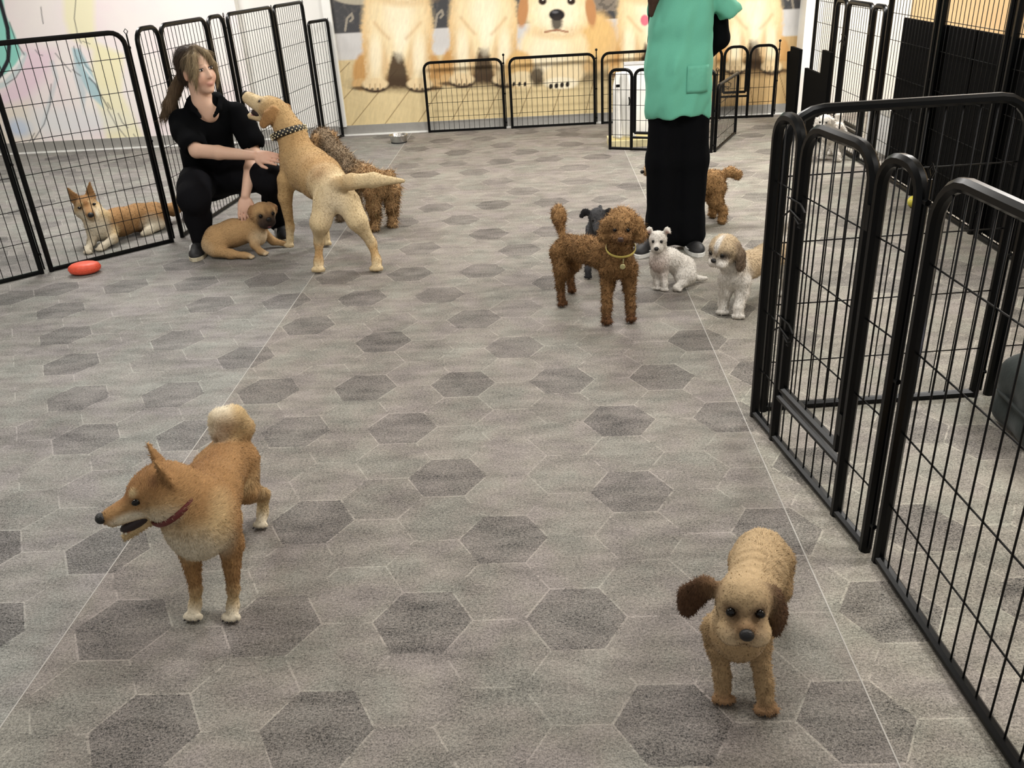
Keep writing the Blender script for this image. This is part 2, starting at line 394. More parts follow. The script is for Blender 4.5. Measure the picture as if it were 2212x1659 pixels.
def puppy_head(c, cx, cy, r, mouth=True):
    c.blob(cx, cy, r*1.02, r*.92, CREAM, 0, .25, rag=.08); c.blob(cx, cy+r*.70, r*.7, r*.2, (210, 172, 120), 0, .9, op=.6, rag=.1)
    for s_ in (-1, 1): c.blob(cx+s_*r*.99, cy+r*.10, r*.15, r*.48, (190, 138, 92), s_*-.12, .4, rag=.15)
    c.blob(cx, cy+r*.15, r*.62, r*.60, PALE, 0, .6, op=.9, rag=.4)
    for s_ in (-1, 1):
        c.blob(cx+s_*r*.42, cy-r*.18, r*.12, r*.11, (44, 32, 26), 0, .4); c.blob(cx+s_*r*.40, cy-r*.22, r*.03, r*.03, (230, 225, 215), 0, .5)
    c.blob(cx, cy+r*.22, r*.23, r*.17, (34, 32, 34), 0, .25); c.blob(cx-r*.05, cy+r*.14, r*.09, r*.04, (120, 120, 124), 0, .8, op=.7)
    c.blob(cx, cy+r*.45, r*.16, r*.22, (52, 46, 44), 0, .5, op=.9, rag=.4)
    if mouth: c.line([(cx-r*.35, cy+r*.72), (cx, cy+r*.66), (cx+r*.32, cy+r*.72)], r*.06, (150, 96, 70), .8)
def paint_puppies(c):
    c.put(np.ones(c.U.shape), (112, 108, 102))
    ceil_ = c.V+(c.U-840)*.054                         # picture horizontals
    n = c.noise(8, 8, 3)
    c.put((ceil_ < 68)*1.0, (74, 74, 76)); c.put(np.clip(n*3, 0, 1)*(ceil_ < 68)*.25, (130, 124, 116))
    c.put(((c.U > 1270) & (c.U < 1420) & (ceil_ < 50))*1.0, (134, 124, 112))
    c.put(((c.U > 1270) & (c.U < 1420) & (ceil_ < 50) & (c.noise(5, 5, 1) > .12))*.6, (84, 78, 72))
    for x0, y0, k in ((745, 66, 1), (940, 58, 1), (1715, 20, -1), (920, -20, 1)):
        c.line([(x0, y0), (x0+4*k, y0-26), (x0+14*k, y0-36), (x0+17*k, y0-26), (x0+11*k, y0-20)], 5, (158, 150, 136), .9)
    c.blob(760, -6, 46, 16, (176, 168, 150), .1, .2)
    c.put(np.clip((ceil_-66)/2, 0, 1), (206, 204, 202))
    c.put(np.clip((ceil_-104)/14, 0, 1)*.5, (222, 220, 216))
    c.put(np.clip((ceil_-124)/2.5, 0, 1), (222, 202, 158))
    wood = c.noise(60, 4, 4, .35)
    on = np.clip((ceil_-124)/3, 0, 1)
    c.put(on*np.clip(wood*2.2, 0, 1)*.3, (232, 212, 160)); c.put(on*np.clip(-wood*2.2, 0, 1)*.22, (198, 168, 116))
    c.put(on*np.clip((ceil_-150)/130, 0, 1)*.35, (226, 206, 152))
    c.put(on*np.clip((c.U-1420)/150, 0, 1)*.5, (186, 138, 78))
    for x in range(560, 2000, 74):
        top_x = x+(x-1060)*-.18
        c.line([(top_x+44, 124-(x-840)*.054), (x-40, 290-(x-840)*.054)], 1.6, (112, 80, 44), .8)
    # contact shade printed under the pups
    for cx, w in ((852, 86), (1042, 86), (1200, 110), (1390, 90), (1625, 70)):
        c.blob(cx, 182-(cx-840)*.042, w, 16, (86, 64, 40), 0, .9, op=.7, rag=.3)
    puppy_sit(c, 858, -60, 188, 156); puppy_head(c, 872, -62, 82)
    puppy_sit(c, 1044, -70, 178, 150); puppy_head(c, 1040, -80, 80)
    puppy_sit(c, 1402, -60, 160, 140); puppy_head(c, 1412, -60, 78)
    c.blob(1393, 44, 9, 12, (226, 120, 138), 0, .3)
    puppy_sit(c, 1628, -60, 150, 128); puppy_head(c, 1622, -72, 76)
    # the pup lying down in the middle
    c.blob(1272, 92, 62, 66, GOLD, .2, .2, rag=.1); c.blob(1285, 80, 40, 50, (226, 188, 126), .2, .6, rag=.12)
    c.blob(1196, 108, 74, 66, CREAM, 0, .2, rag=.1); c.blob(1185, 118, 44, 44, PALE, 0, .7, op=.8, rag=.15)
    c.blob(1120, 150, 32, 40, (222, 184, 124), .2, .25, rag=.1); c.blob(1128, 172, 30, 18, CREAM, 0, .3, rag=.08)
    c.blob(1160, 165, 16, 20, (62, 50, 38), 0, .6, op=.9, rag=.15)
    c.blob(1218, 162, 44, 26, CREAM, -.15, .25, rag=.08); c.blob(1212, 180, 36, 13, PALE, 0, .3, rag=.08)
    for k in range(4): c.blob(1190+k*12, 187-k*1.5, 4, 6, (40, 34, 30), .2, .4)
    for k in range(3): c.blob(1110+k*12, 182, 3, 5, (40, 34, 30), .2, .4)
    puppy_head(c, 1203, 16, 74)
    fur = c.noise(3.0, 14, 3, .15); light = np.clip((c.C.sum(-1)-.75), 0, 1)*np.clip((c.C[..., 0]-c.C[..., 2])*5, 0, 1)
    c.C *= (1+fur*.20*np.clip(light*3, 0, 1))[..., None]
PRINT_MAP_P = [[233.481269, -76.624226, 1172.349327], [-13.735912, -262.783197, 271.577997], [-0.006018, -0.057684, 1.0]]
PRINT_MAP_L = [[235.66125, -77.339656, 1172.476238], [-13.864162, -265.236765, 275.063459], [-0.006074, -0.058223, 1.0]]
print_mesh('puppy_mural', -1.765, 2.2, .085, 2.2, .0075, 7.968, PRINT_MAP_P, paint_puppies, wall_b)
def paint_pastel(c):
    c.put(np.ones(c.U.shape), (246, 238, 236))
    n = c.noise(90, 60, 3, .4)
    c.put(np.clip(n*3, 0, 1)*.5, (248, 226, 232)); c.put(np.clip(-n*3, 0, 1)*.4, (250, 246, 238))
    c.poly([(128, -200), (205, -200), (203, 40), (206, 92), (266, 118), (262, 200), (318, 312), (232, 312), (205, 205), (196, 160), (200, 110), (150, 80), (138, 40)], (246, 240, 204), .95, 14)
    c.poly([(205, 95), (262, 120), (258, 195), (215, 185)], (246, 238, 196), .6, 16)
    c.poly([(-300, -120), (2, -60), (10, 30), (30, 70), (46, 115), (44, 132), (22, 152), (-4, 170), (-300, 260)], (150, 220, 206), 1, 5)
    c.poly([(52, 100), (120, 110), (110, 150), (60, 215), (0, 232), (-160, 300), (-160, 240), (0, 200), (45, 150)], (240, 212, 228), .75, 26)
    c.poly([(-60, 250), (60, 220), (80, 300), (-40, 330)], (236, 224, 196), .5, 30)
    c.blob(40, 276, 26, 18, (196, 212, 236), .2, .9, op=.9)
    c.poly([(155, 104), (172, 106), (196, 150), (212, 188), (224, 234), (196, 208), (176, 176), (164, 150)], (176, 206, 214), .95, 6)
    c.poly([(158, 130), (170, 150), (186, 200), (180, 245), (172, 205), (160, 168)], (204, 214, 220), .9, 8)
    c.line([(-40, 200), (10, 182), (40, 150), (52, 118)], 12, (206, 224, 226), .8, 5); c.line([(-40, 190), (8, 170), (34, 142), (48, 122)], 6, (248, 250, 248), .9, 4)
    c.line([(112, 135), (122, 170), (104, 230), (92, 270)], 9, (206, 214, 218), .7, 6); c.line([(178, 140), (205, 178)], 4, (248, 250, 250), .8, 3)
    c.blob(150, 262, 110, 26, (232, 236, 240), 0, .9, op=.6)
    K = (52, 52, 60)
    for P, w in (([(162, -120), (166, -30), (160, 40), (168, 78), (175, 93)], 1.6), ([(178, 89), (186, 92), (194, 95)], 1.3), ([(88, 15), (90, 34), (93, 51)], 1.6),
                 ([(159, 100), (163, 120), (172, 141)], 1.5), ([(172, 98), (176, 122), (186, 144), (200, 155)], 1.4), ([(119, 115), (136, 136), (153, 155)], 1.5), ([(156, 150), (165, 158), (174, 164)], 1.5),
                 ([(192, 168), (206, 182), (216, 203), (234, 234)], 2.2), ([(232, 222), (240, 236)], 1.6), ([(232, 236), (250, 270), (275, 300)], 1.5), ([(255, 245), (264, 265), (276, 276)], 1.6),
                 ([(110, 182), (108, 225), (95, 268), (68, 310)], 1.6), ([(74, 288), (66, 302), (60, 312)], 1.5), ([(288, 290), (294, 298), (306, 306)], 1.4), ([(350, 292), (354, 304)], 1.3),
                 ([(20, 48), (34, 90), (52, 118)], 1.8), ([(44, 150), (34, 168), (12, 182)], 1.5), ([(76, 108), (84, 118), (92, 120)], 1.4)):
        c.line(P, w*1.25, K, .8, 1.8)
    c.line([(-12, -40), (2, 10), (16, 62), (19, 100), (17, 130), (2, 160), (-14, 180)], 9, (44, 44, 50), 1, 2)
    for P, w in (([(-220, -60), (-150, 60), (-190, 180)], 8), ([(-320, 60), (-260, 120), (-300, 240)], 5)): c.line(P, w, (44, 44, 50), .9, 2)
    c.blob(430, 120, 60, 120, (250, 244, 240), 0, .9, op=.5)
print_mesh('pastel_mural', -6.15, -2.56, .095, 2.3, .0075, 7.878, PRINT_MAP_L, paint_pastel, wall_bl)

# ------------------------------------------------------------------ playpen fences
def rim(x0, x1, z0, z1, r, n=5):
    P = [(x0, 0, z0), (x0, 0, z1-r)]
    P += [(x0+r-r*cos(a), 0, z1-r+r*sin(a)) for a in np.linspace(0, pi/2, n+1)[1:]]
    P += [(x1-r+r*sin(a), 0, z1-r+r*cos(a)) for a in np.linspace(0, pi/2, n+1)]
    P += [(x1, 0, z0)]
    return P
def dense(P, m=.12):
    out = [np.array(P[0], float)]
    for a, b in zip(P[:-1], P[1:]):
        a, b = np.array(a, float), np.array(b, float); k = max(1, int(np.linalg.norm(b-a)/m))
        for i in range(1, k+1): out.append(a+(b-a)*i/k)
    return out
_bars = {}
def bar_mesh(length, r, axis='z'):
    k = (round(length, 3), r, axis)
    if k not in _bars:
        P = [(0, 0, 0), (0, 0, length)] if axis == 'z' else [(0, 0, 0), (length, 0, 0)]
        _bars[k] = MB().tube(P, r, 6).mesh('wire')
    return _bars[k]
FR = .0125
def bars(parent, x0, x1, z0, z1, gap, r=.0019, cross=(), r_c=.0019, yoff=0.0):
    n = max(1, int(round((x1-x0)/gap))); g = (x1-x0)/n
    for i in range(1, n): obj('bar', bar_mesh(z1-z0, r), M_WIRE, parent, (x0+i*g, yoff, z0))
    for z in cross:
        if z0 < z < z1: obj('cross_wire', bar_mesh(x1-x0, r_c, 'x'), M_WIRE, parent, (x0, yoff+.0036, z))
def panel(p0, p1, H, label, kind='plain', gap=.046, cross=None, rad=.05, pin=True, group=None, fr=FR, ball=False, r=.0019):
    p0 = np.array(p0, float); p1 = np.array(p1, float); d = p1-p0; L = float(np.hypot(*d))
    t = thing('playpen_panel', label, 'fence panel', (p0[0], p0[1], 0), group); t.rotation_euler.z = math.atan2(d[1], d[0])
    if cross is None: cross = np.arange(.17, H-.05, .2)
    e = fr; a, b = e+.004, L-e-.004
    if kind == 'plain':
        MB().tube(dense(rim(a, b, .0, H-fr, rad)), fr*1.06, 8).tube([(a, 0, fr*.9), (b, 0, fr*.9)], fr*.9, 8).build('frame', M_BLACK, t)
        bars(t, a, b, fr, H-fr, gap, r, cross, r)
    else:
        w = kind['arch']; zb = kind.get('sill', .18); hi = kind.get('hi', H)
        MB().tube([(a, 0, fr*.9), (b, 0, fr*.9)], fr*.9, 8).tube([(a+w, 0, zb-.035), (b-w, 0, zb-.035)], fr*.8, 8).build('bottom_rail', M_BLACK, t)
        for x0, x1 in ((a, a+w), (b-w, b)):
            MB().tube(dense(rim(x0, x1, 0, H-fr, min(rad, w*.42))), fr*1.06, 8).build('frame', M_BLACK, t)
            bars(t, x0, x1, fr, H-fr, gap, r, cross, r)
        bars(t, a+w, b-w, fr, zb-.035, gap, r)
        g = fr*2.1
        d0, d1 = a+w+g, b-w-g
        P = dense(rim(d0, d1, zb, hi-fr, rad)); dm = MB().tube(P, fr*1.06, 8).tube([(d0, 0, zb), (d1, 0, zb)], fr*.95, 8)
        door = dm.build('door', M_BLACK, t)
        bars(door, d0, d1, zb, hi-fr, gap, r, cross, r)
        # hinges
        for z in (zb+.08, hi-.16): MB().tube([(b-w-fr*1.05, 0, z-.03), (b-w-fr*1.05, 0, z+.03)], fr*1.15, 8).build('hinge', M_BLACK, t)
        # wire slide latches
        for z in kind.get('latch', (.36*H, .78*H)):
            x = a+w+fr
            lt = MB().tube([(x-.035, -.016, z+.012), (x+.045, -.016, z+.012), (x+.075, -.016, z-.004), (x+.072, -.016, z-.03), (x+.05, -.018, z-.042), (x+.02, -.018, z-.03)], .0028, 6)
            lt.tube([(x-.05, -.017, z-.045), (x-.01, -.017, z-.018), (x+.055, -.017, z-.03), (x+.06, -.017, z-.05), (x+.045, -.017, z-.05)], .0028, 6)
            lt.build('latch', M_WIRE, t)
    if pin:   # connecting pin with eyelets at the end post
        pm = MB().tube([(b+fr+.006, 0, .02), (b+fr+.006, 0, H+(.012 if ball else -.03))], .0045, 6)
        for z in (.09*H, .5*H, .92*H): pm.tube([(b+fr*.6, 0, z), (b+fr+.012, 0, z)], .007, 6)
        if ball: pm.sphere((b+fr+.006, 0, H+.02), .011, 10, 8)
        else: pm.tube([(b+fr+.006, 0, H-.03), (b+fr-.004, 0, H-.012), (b+fr+.006, 0, H), (b+fr+.016, 0, H-.012), (b+fr+.006, 0, H-.03)], .0024, 6)
        pm.build('pin', M_BLACK, t)
    return t
LX = np.arange(.178, 1.1, .1664)
panel((-3.18, 3.86), (-2.685, 4.318), 1.15, 'tall black wire playpen panel at the left edge of the picture', cross=LX, rad=.07)
panel((-2.672, 4.329), (-2.162, 4.80), 1.15, 'tall black wire panel in front of the lying shiba', cross=LX, rad=.07)
panel((-2.15, 4.87), (-2.045, 6.02), 1.15, 'black playpen gate panel right behind the crouching woman', dict(arch=.24, sill=.2), cross=LX, rad=.07)
panel((-2.04, 6.05), (-1.968, 6.87), 1.15, 'black wire panel behind the upturned head of the yellow labrador', cross=LX, rad=.05)
panel((-1.965, 6.89), (-1.905, 7.56), 1.15, 'black wire panel second from the far wall on the left', cross=LX, rad=.05)
panel((-1.90, 7.60), (-1.80, 7.93), .99, 'short black wire panel touching the wall beside the puppy mural', cross=np.arange(.15, .95, .165), rad=.03)
# low fence along the mural
BX = (.13, .25, .37)
for i, (x0, x1, lb) in enumerate([(-1.03, -.32, 'low black wire fence panel nearest the steel bowl'), (-.285, .48, 'low black wire fence panel under the lying mural puppy'),
                                  (.515, 1.28, 'low black wire fence panel half hidden by the white board')]):
    panel((x0, 7.895), (x1, 7.90), .60, lb, cross=BX, rad=.06, ball=True, fr=.0115)
panel((1.31, 7.86), (2.02, 7.83), .60, 'low black wire gate panel right of the green tunic', dict(arch=.22, sill=.22, latch=(.3,)), cross=BX, rad=.07, ball=True, fr=.0115)
# small pen gate behind the standing woman
panel((.50, 6.80), (1.25, 6.49), .595, 'low black pen gate standing in front of the white board', dict(arch=.17, sill=.13, latch=()), cross=np.arange(.11, .55, .11), rad=.05, fr=.0115)
panel((1.26, 6.50), (1.55, 7.17), .48, 'low open pen wing right of the black trousers', cross=np.arange(.09, .45, .12), rad=.05, fr=.0115)
# near pen on the right
RX = (.172, .37, .57, .77)
panel((.653, 2.505), (.775, 1.758), .97, 'near black pen gate panel with a door between two narrow arches', dict(arch=.155, sill=.19, latch=(.40, .745)), cross=RX, rad=.085, fr=.0145, r=.0022, gap=.052)
panel((.787, 1.748), (.835, 1.0), .97, 'near black wire pen panel running out of the bottom right corner', cross=RX, rad=.10, fr=.0145, r=.0022, gap=.05)
panel((.672, 2.522), (1.41, 2.575), .97, 'black wire pen panel with a long straight top rail', cross=RX, rad=.10, fr=.0145, r=.0022, gap=.05)
panel((1.425, 2.58), (2.15, 2.63), .97, 'black wire pen panel behind the dark green cushion', cross=RX, rad=.10, fr=.0145, r=.0022, gap=.05)
# tall fence on the far right
FX = (.2, .4, .6, .8, .95)
panel((2.135, 7.28), (2.135, 6.80), 1.25, 'tall wire panel beside the white column at the far right', cross=FX, rad=.04)
panel((2.135, 6.78), (2.145, 5.82), .99, 'tall wire gate panel in front of the bright white wall', dict(arch=.2, sill=.2, latch=(.75,)), cross=FX, rad=.05, fr=.016)
panel((2.145, 5.79), (2.145, 5.06), 1.30, 'tall wire panel between the white wall and the black boards', cross=FX, rad=.05, fr=.016)
panel((2.145, 5.03), (2.145, 4.28), 1.30, 'tall wire panel backed with black board behind the yellow ball', cross=FX, rad=.05, fr=.016)
panel((2.145, 4.25), (2.15, 3.50), 1.30, 'tall wire panel backed with black board near the right edge', cross=FX, rad=.05, fr=.016)
M_BOARD = plain('black_board', (9, 9, 9), .9, var=.12, scale=14, spec=.08)
def board(name, label, a, b, mat=None):
    mb = MB().box((-.5*abs(b[0]-a[0]), -.5*abs(b[1]-a[1]), 0), (.5*abs(b[0]-a[0]), .5*abs(b[1]-a[1]), b[2]-a[2]))
    o = mb.build(name, mat or M_BOARD, None, smooth=False, loc=((a[0]+b[0])/2, (a[1]+b[1])/2, a[2]))
    bv = o.modifiers.new('bevel', 'BEVEL'); bv.width = .006; bv.segments = 2; bv.limit_method = 'NONE'
    return tag(o, label, 'board')
board('black_board', 'black board behind the tall fence next to the yellow ball', (2.17, 4.66, .02), (2.185, 5.62, .93))
board('black_board', 'black board behind the tall fence in the middle of the dark wall', (2.17, 3.98, .02), (2.185, 4.65, .93))
board('black_board', 'black board behind the tall fence closest to the right edge', (2.17, 3.2, .02), (2.185, 3.97, .93))
o = board('dark_panel', 'dark flat panel leaning at the right end of the puppy mural', (2.0, 7.60, 0), (2.06, 7.615, .56)); o.rotation_euler = (0, -.06, 0); o.location = (2.09, 7.60, 0)
def leaning(label, x, y0, y1, h, notch=None):
    mb = MB().box((-.012, y0, 0), (.012, y1, h))
    if notch: mb.box((-.0115, notch[0], h), (.0115, notch[1], notch[2]))
    o = mb.build('dark_panel', M_BOARD, None, smooth=False, loc=(x, 0, 0)); return tag(o, label, 'board')
leaning('large dark panel with a raised corner leaning against the far right fence', 2.085, 6.62, 7.22, .47, (6.62, 6.82, .64))
leaning('narrow dark panel standing between the mural and the tall fence', 2.05, 7.28, 7.55, .60)
# ------------------------------------------------------------------ soft bodies (smooth-blended solids meshed as one surface)
def unit(v):
    v = np.asarray(v, float); return v/(np.linalg.norm(v)+1e-12)
def frame(fwd, up=(0, 0, 1)):
    x = unit(fwd); y = unit(np.cross(up, x)); z = np.cross(x, y); return np.stack([x, y, z], 1)   # columns: forward, left, up
class Sdf:
    def __init__(s, k=.02): s.P = []; s.k = k; s.paints = []; s.o = np.zeros(3); s.R = np.eye(3); s.zoom = 1.0; s.desat = 0.0
    def at(s, origin, R): s.o = np.asarray(origin, float); s.R = np.asarray(R, float); return s
    def world(s): return s.at((0, 0, 0), np.eye(3))
    def _t(s, p): return s.o+s.R@(np.asarray(p, float)*s.zoom)
    def ell(s, c, r, col, rot=None, k=None, neg=False):
        R = s.R if rot is None else s.R@np.asarray(rot)
        r = np.broadcast_to(np.asarray(r, float)*s.zoom, (3,))
        s.P.append(('e', s._t(c), r.copy(), R, lin(col), s.k if k is None else k, neg)); return s
    def cone(s, a, b, ra, rb, col, k=None, flat=None, neg=False):
        """rounded cone; flat=(axis, factor) squashes it along an axis"""
        fl = None if flat is None else (unit(s.R@np.asarray(flat[0], float)), float(flat[1]))
        s.P.append(('c', s._t(a), s._t(b), ra*s.zoom, rb*s.zoom, fl, lin(col), s.k if k is None else k, neg)); return s
    def chain(s, pts, col, k=None, flat=None):
        cols = col if isinstance(col, list) else [col]*len(pts)
        for i, ((a, ra), (b, rb)) in enumerate(zip(pts[:-1], pts[1:])): s.cone(a, b, ra, rb, cols[i], k, flat)
        return s
    def paint(s, c, r, col, soft=.5, op=1.0, rot=None):
        R = s.R if rot is None else s.R@np.asarray(rot)
        s.paints.append((s._t(c), np.broadcast_to(np.asarray(r, float)*s.zoom, (3,)), R, lin(col), soft, op)); return s
    @staticmethod
    def dist(p, X):
        if p[0] == 'e':
            q = (X-p[1])@p[3]; k0 = np.linalg.norm(q/p[2], axis=-1); k1 = np.linalg.norm(q/p[2]**2, axis=-1)+1e-9
            return np.where(k0 < 1e-6, -p[2].min(), k0*(k0-1)/k1)
        a, b, ra, rb, fl = p[1], p[2], p[3], p[4], p[5]
        Y = X-a; ba = b-a; sc = 1.0
        if fl is not None:
            n, q = fl; Y = Y+np.multiply.outer(Y@n, n)*(1/q-1); ba = ba+n*(ba@n)*(1/q-1); sc = .5*(1+q)
        h = np.clip((Y@ba)/(ba@ba+1e-12), 0, 1)
        return (np.linalg.norm(Y-h[..., None]*ba, axis=-1)-(ra+(rb-ra)*h))*sc
    def bounds(s):
        lo = np.full(3, 9e9); hi = -lo
        for p in s.P:
            if p[-1]: continue
            if p[0] == 'e': r = p[2].max(); lo = np.minimum(lo, p[1]-r); hi = np.maximum(hi, p[1]+r)
            else:
                r = max(p[3], p[4]); lo = np.minimum(lo, np.minimum(p[1], p[2])-r); hi = np.maximum(hi, np.maximum(p[1], p[2])+r)
        return lo, hi
    def mesh(s, h, noise=None, relax=1):
        lo, hi = s.bounds(); lo = lo-3*h; hi = hi+3*h; n = np.ceil((hi-lo)/h).astype(int)+1
        D = np.full(n, .25, np.float32)
        ax = [lo[i]+h*np.arange(n[i]) for i in range(3)]
        for p in s.P:
            if p[0] == 'e': r = p[2].max(); a, b = p[1]-r, p[1]+r
            else:
                r = max(p[3], p[4]); a, b = np.minimum(p[1], p[2])-r, np.maximum(p[1], p[2])+r
            k = p[-2]; m = 1.6*k+2.5*h
            i0 = np.clip(np.floor((a-m-lo)/h).astype(int), 0, n-1); i1 = np.clip(np.ceil((b+m-lo)/h).astype(int)+1, 1, n)
            sl = tuple(slice(i0[i], i1[i]) for i in range(3))
            G = np.stack(np.meshgrid(*[ax[i][sl[i]] for i in range(3)], indexing='ij'), -1)
            d = s.dist(p, G); o = D[sl]
            if p[-1]:
                d = -d; hh = np.maximum(k-np.abs(o-d), 0)/max(k, 1e-6); D[sl] = np.maximum(o, d)+hh*hh*k*.25
            else:
                hh = np.maximum(k-np.abs(o-d), 0)/max(k, 1e-6); D[sl] = np.minimum(o, d)-hh*hh*k*.25
        if noise is not None:
            G = np.stack(np.meshgrid(*ax, indexing='ij'), -1); band = np.abs(D) < .03
            D[band] += noise(G[band]).astype(np.float32)
        V, Q = surface_net(D, lo, h)
        for _ in range(relax):
            acc = np.zeros_like(V); cnt = np.zeros(len(V))
            for i in range(4):
                j = (i+1) % 4
                np.add.at(acc, Q[:, i], V[Q[:, j]]); np.add.at(acc, Q[:, j], V[Q[:, i]]); np.add.at(cnt, Q[:, i], 1); np.add.at(cnt, Q[:, j], 1)
            V = V*.5+.5*acc/np.maximum(cnt, 1)[:, None]
        return V, Q, s.colour(V)
    def colour(s, V, tau=.006):
        W = np.zeros(len(V)); C = np.zeros((len(V), 3)); ds = [s.dist(p, V) for p in s.P if not p[-1]]; cs = [p[-3] for p in s.P if not p[-1]]
        dm = np.min(ds, 0)
        for d, c in zip(ds, cs):
            w = np.exp(-(d-dm)/tau); W += w; C += w[:, None]*c
        C /= W[:, None]
        for c, r, R, col, soft, op in s.paints:
            q = np.linalg.norm(((V-c)@R)/r, axis=1); a = np.clip((1+soft-q)/(2*soft+1e-6), 0, 1)*op; a = (a*a*(3-2*a))[:, None] if op == 1.0 else a[:, None]
            C = C*(1-a)+col*a
        return C if not s.desat else C*(1-s.desat)+(C@np.array([.3, .6, .1]))[:, None]*s.desat
def surface_net(D, lo, h):
    sgn = D < 0; nx, ny, nz = D.shape
    c = [sgn[i:nx-1+i, j:ny-1+j, k:nz-1+k] for i in (0, 1) for j in (0, 1) for k in (0, 1)]
    cnt = sum(x.astype(np.int8) for x in c); act = (cnt > 0) & (cnt < 8)
    I = np.argwhere(act); idm = np.full(act.shape, -1, np.int64); idm[tuple(I.T)] = np.arange(len(I))
    acc = np.zeros((len(I), 3)); num = np.zeros(len(I))
    cor = np.array([(i, j, k) for i in (0, 1) for j in (0, 1) for k in (0, 1)])
    val = [D[tuple((I+o).T)] for o in cor]
    for a in range(8):
        for b in range(a+1, 8):
            if np.abs(cor[a]-cor[b]).sum() != 1: continue
            da, db = val[a], val[b]; m = (da < 0) != (db < 0); t = da[m]/(da[m]-db[m])
            acc[m] += cor[a]+t[:, None]*(cor[b]-cor[a]); num[m] += 1
    V = lo+h*(I+acc/num[:, None])
    Q = []
    for axis in range(3):
        o = [0, 0, 0]; o[axis] = 1
        A = sgn[:nx-o[0], :ny-o[1], :nz-o[2]]; B = sgn[o[0]:, o[1]:, o[2]:]; e = np.argwhere(A != B)
        u, v = (axis+1) % 3, (axis+2) % 3
        ok = (e[:, u] > 0) & (e[:, v] > 0) & (e[:, u] < D.shape[u]-1) & (e[:, v] < D.shape[v]-1); e = e[ok]
        inside = sgn[tuple(e.T)]
        def cell(du, dv):
            q = e.copy(); q[:, u] += du; q[:, v] += dv; return idm[tuple(q.T)]
        q = np.stack([cell(-1, -1), cell(0, -1), cell(0, 0), cell(-1, 0)], 1)
        q[~inside] = q[~inside][:, ::-1]; Q.append(q)
    Q = np.concatenate(Q); Q = Q[(Q >= 0).all(1)]
    return V, Q
def vnormals(V, Q):
    fn = np.cross(V[Q[:, 2]]-V[Q[:, 0]], V[Q[:, 3]]-V[Q[:, 1]]); Nn = np.zeros_like(V)
    for i in range(4): np.add.at(Nn, Q[:, i], fn)
    return Nn/(np.linalg.norm(Nn, axis=1)[:, None]+1e-12)
def fur(parent, V, Q, C, n, length, width, flow, lift=.35, rnd=.25, seed=0, mask=None, curl=0.0, shade=.22, droop=.0, name='fur'):
    """short tapering hairs rooted on the body surface"""
    r = np.random.default_rng(seed); Nv = vnormals(V, Q)
    ar = np.linalg.norm(np.cross(V[Q[:, 2]]-V[Q[:, 0]], V[Q[:, 3]]-V[Q[:, 1]]), axis=1)
    f = r.choice(len(Q), n, p=ar/ar.sum()); a, b = r.random(n)[:, None], r.random(n)[:, None]
    def ip(A): return (A[Q[f, 0]]*(1-a)+A[Q[f, 1]]*a)*(1-b)+(A[Q[f, 3]]*(1-a)+A[Q[f, 2]]*a)*b
    P, Nn, Cc = ip(V), ip(Nv), ip(C); Nn /= np.linalg.norm(Nn, axis=1)[:, None]+1e-9
    if mask is not None:
        w = mask(P); keep = r.random(n) < w
    else: w = np.ones(n); keep = np.ones(n, bool)
    P, Nn, Cc, w = P[keep], Nn[keep], Cc[keep], w[keep]; n = len(P)
    fl = flow(P); fl = fl-Nn*np.sum(fl*Nn, 1)[:, None]; fl /= np.linalg.norm(fl, axis=1)[:, None]+1e-9
    d = Nn*lift+fl*(1-lift)+r.normal(0, rnd, (n, 3)); d /= np.linalg.norm(d, axis=1)[:, None]
    d = d+Nn*np.maximum(0, .12-np.sum(d*Nn, 1))[:, None]
    ln = length*r.uniform(.55, 1.2, n)*(np.clip(w, .35, 1) if mask is not None else 1)
    sd = np.cross(d, Nn+r.normal(0, .35, (n, 3))); sd /= np.linalg.norm(sd, axis=1)[:, None]+1e-9
    wd = (width*r.uniform(.7, 1.3, n))[:, None]
    bend = fl*.35*(1-lift)-Nn*.12+np.array([0, 0, -droop]); 
    if curl: bend = bend+r.normal(0, curl, (n, 3))
    m = P+d*(ln*.55)[:, None]; t = P+(d+bend*.8)*ln[:, None]; root = P-Nn*.0015
    VV = np.stack([root-sd*wd, root+sd*wd, m-sd*wd*.75, m+sd*wd*.75, t], 1).reshape(-1, 3)
    base = np.arange(n)[:, None]*5
    T = np.concatenate([base+np.array([0, 1, 3]), base+np.array([0, 3, 2]), base+np.array([2, 3, 4])])
    g = np.exp(r.normal(0, shade*.6, n))[:, None]
    CC = np.stack([Cc*g*.92, Cc*g*.92, Cc*g, Cc*g, Cc*g*1.06], 1).reshape(-1, 3)
    NN = np.repeat(Nn+d*.35+r.normal(0, .45 if curl else .14, (n, 3)), 5, 0); NN /= np.linalg.norm(NN, axis=1)[:, None]
    o = obj(name, mesh_np(name, VV, T, np.clip(CC, 0, 1), True, NN), M_STRAND, parent)
    tag(o, None, None, None, 'stuff'); return o
def noise3(seed, scale, amp, oct_=2):
    r = np.random.default_rng(seed); T = r.random((64, 64, 64)).astype(np.float32)
    def f(X):
        out = 0; a = 1.0; tot = 0
        for o in range(oct_):
            Y = X/scale*2**o+100; i = np.floor(Y).astype(int); fr = Y-i; fr = fr*fr*(3-2*fr); i %= 64; j = (i+1) % 64
            v = 0
            for dx in (0, 1):
                for dy in (0, 1):
                    for dz in (0, 1):
                        w = (fr[:, 0] if dx else 1-fr[:, 0])*(fr[:, 1] if dy else 1-fr[:, 1])*(fr[:, 2] if dz else 1-fr[:, 2])
                        v = v+w*T[(j if dx else i)[:, 0], (j if dy else i)[:, 1], (j if dz else i)[:, 2]]
            out = out+a*v; tot += a; a *= .5
        return (out/tot-.5)*2*amp
    return f
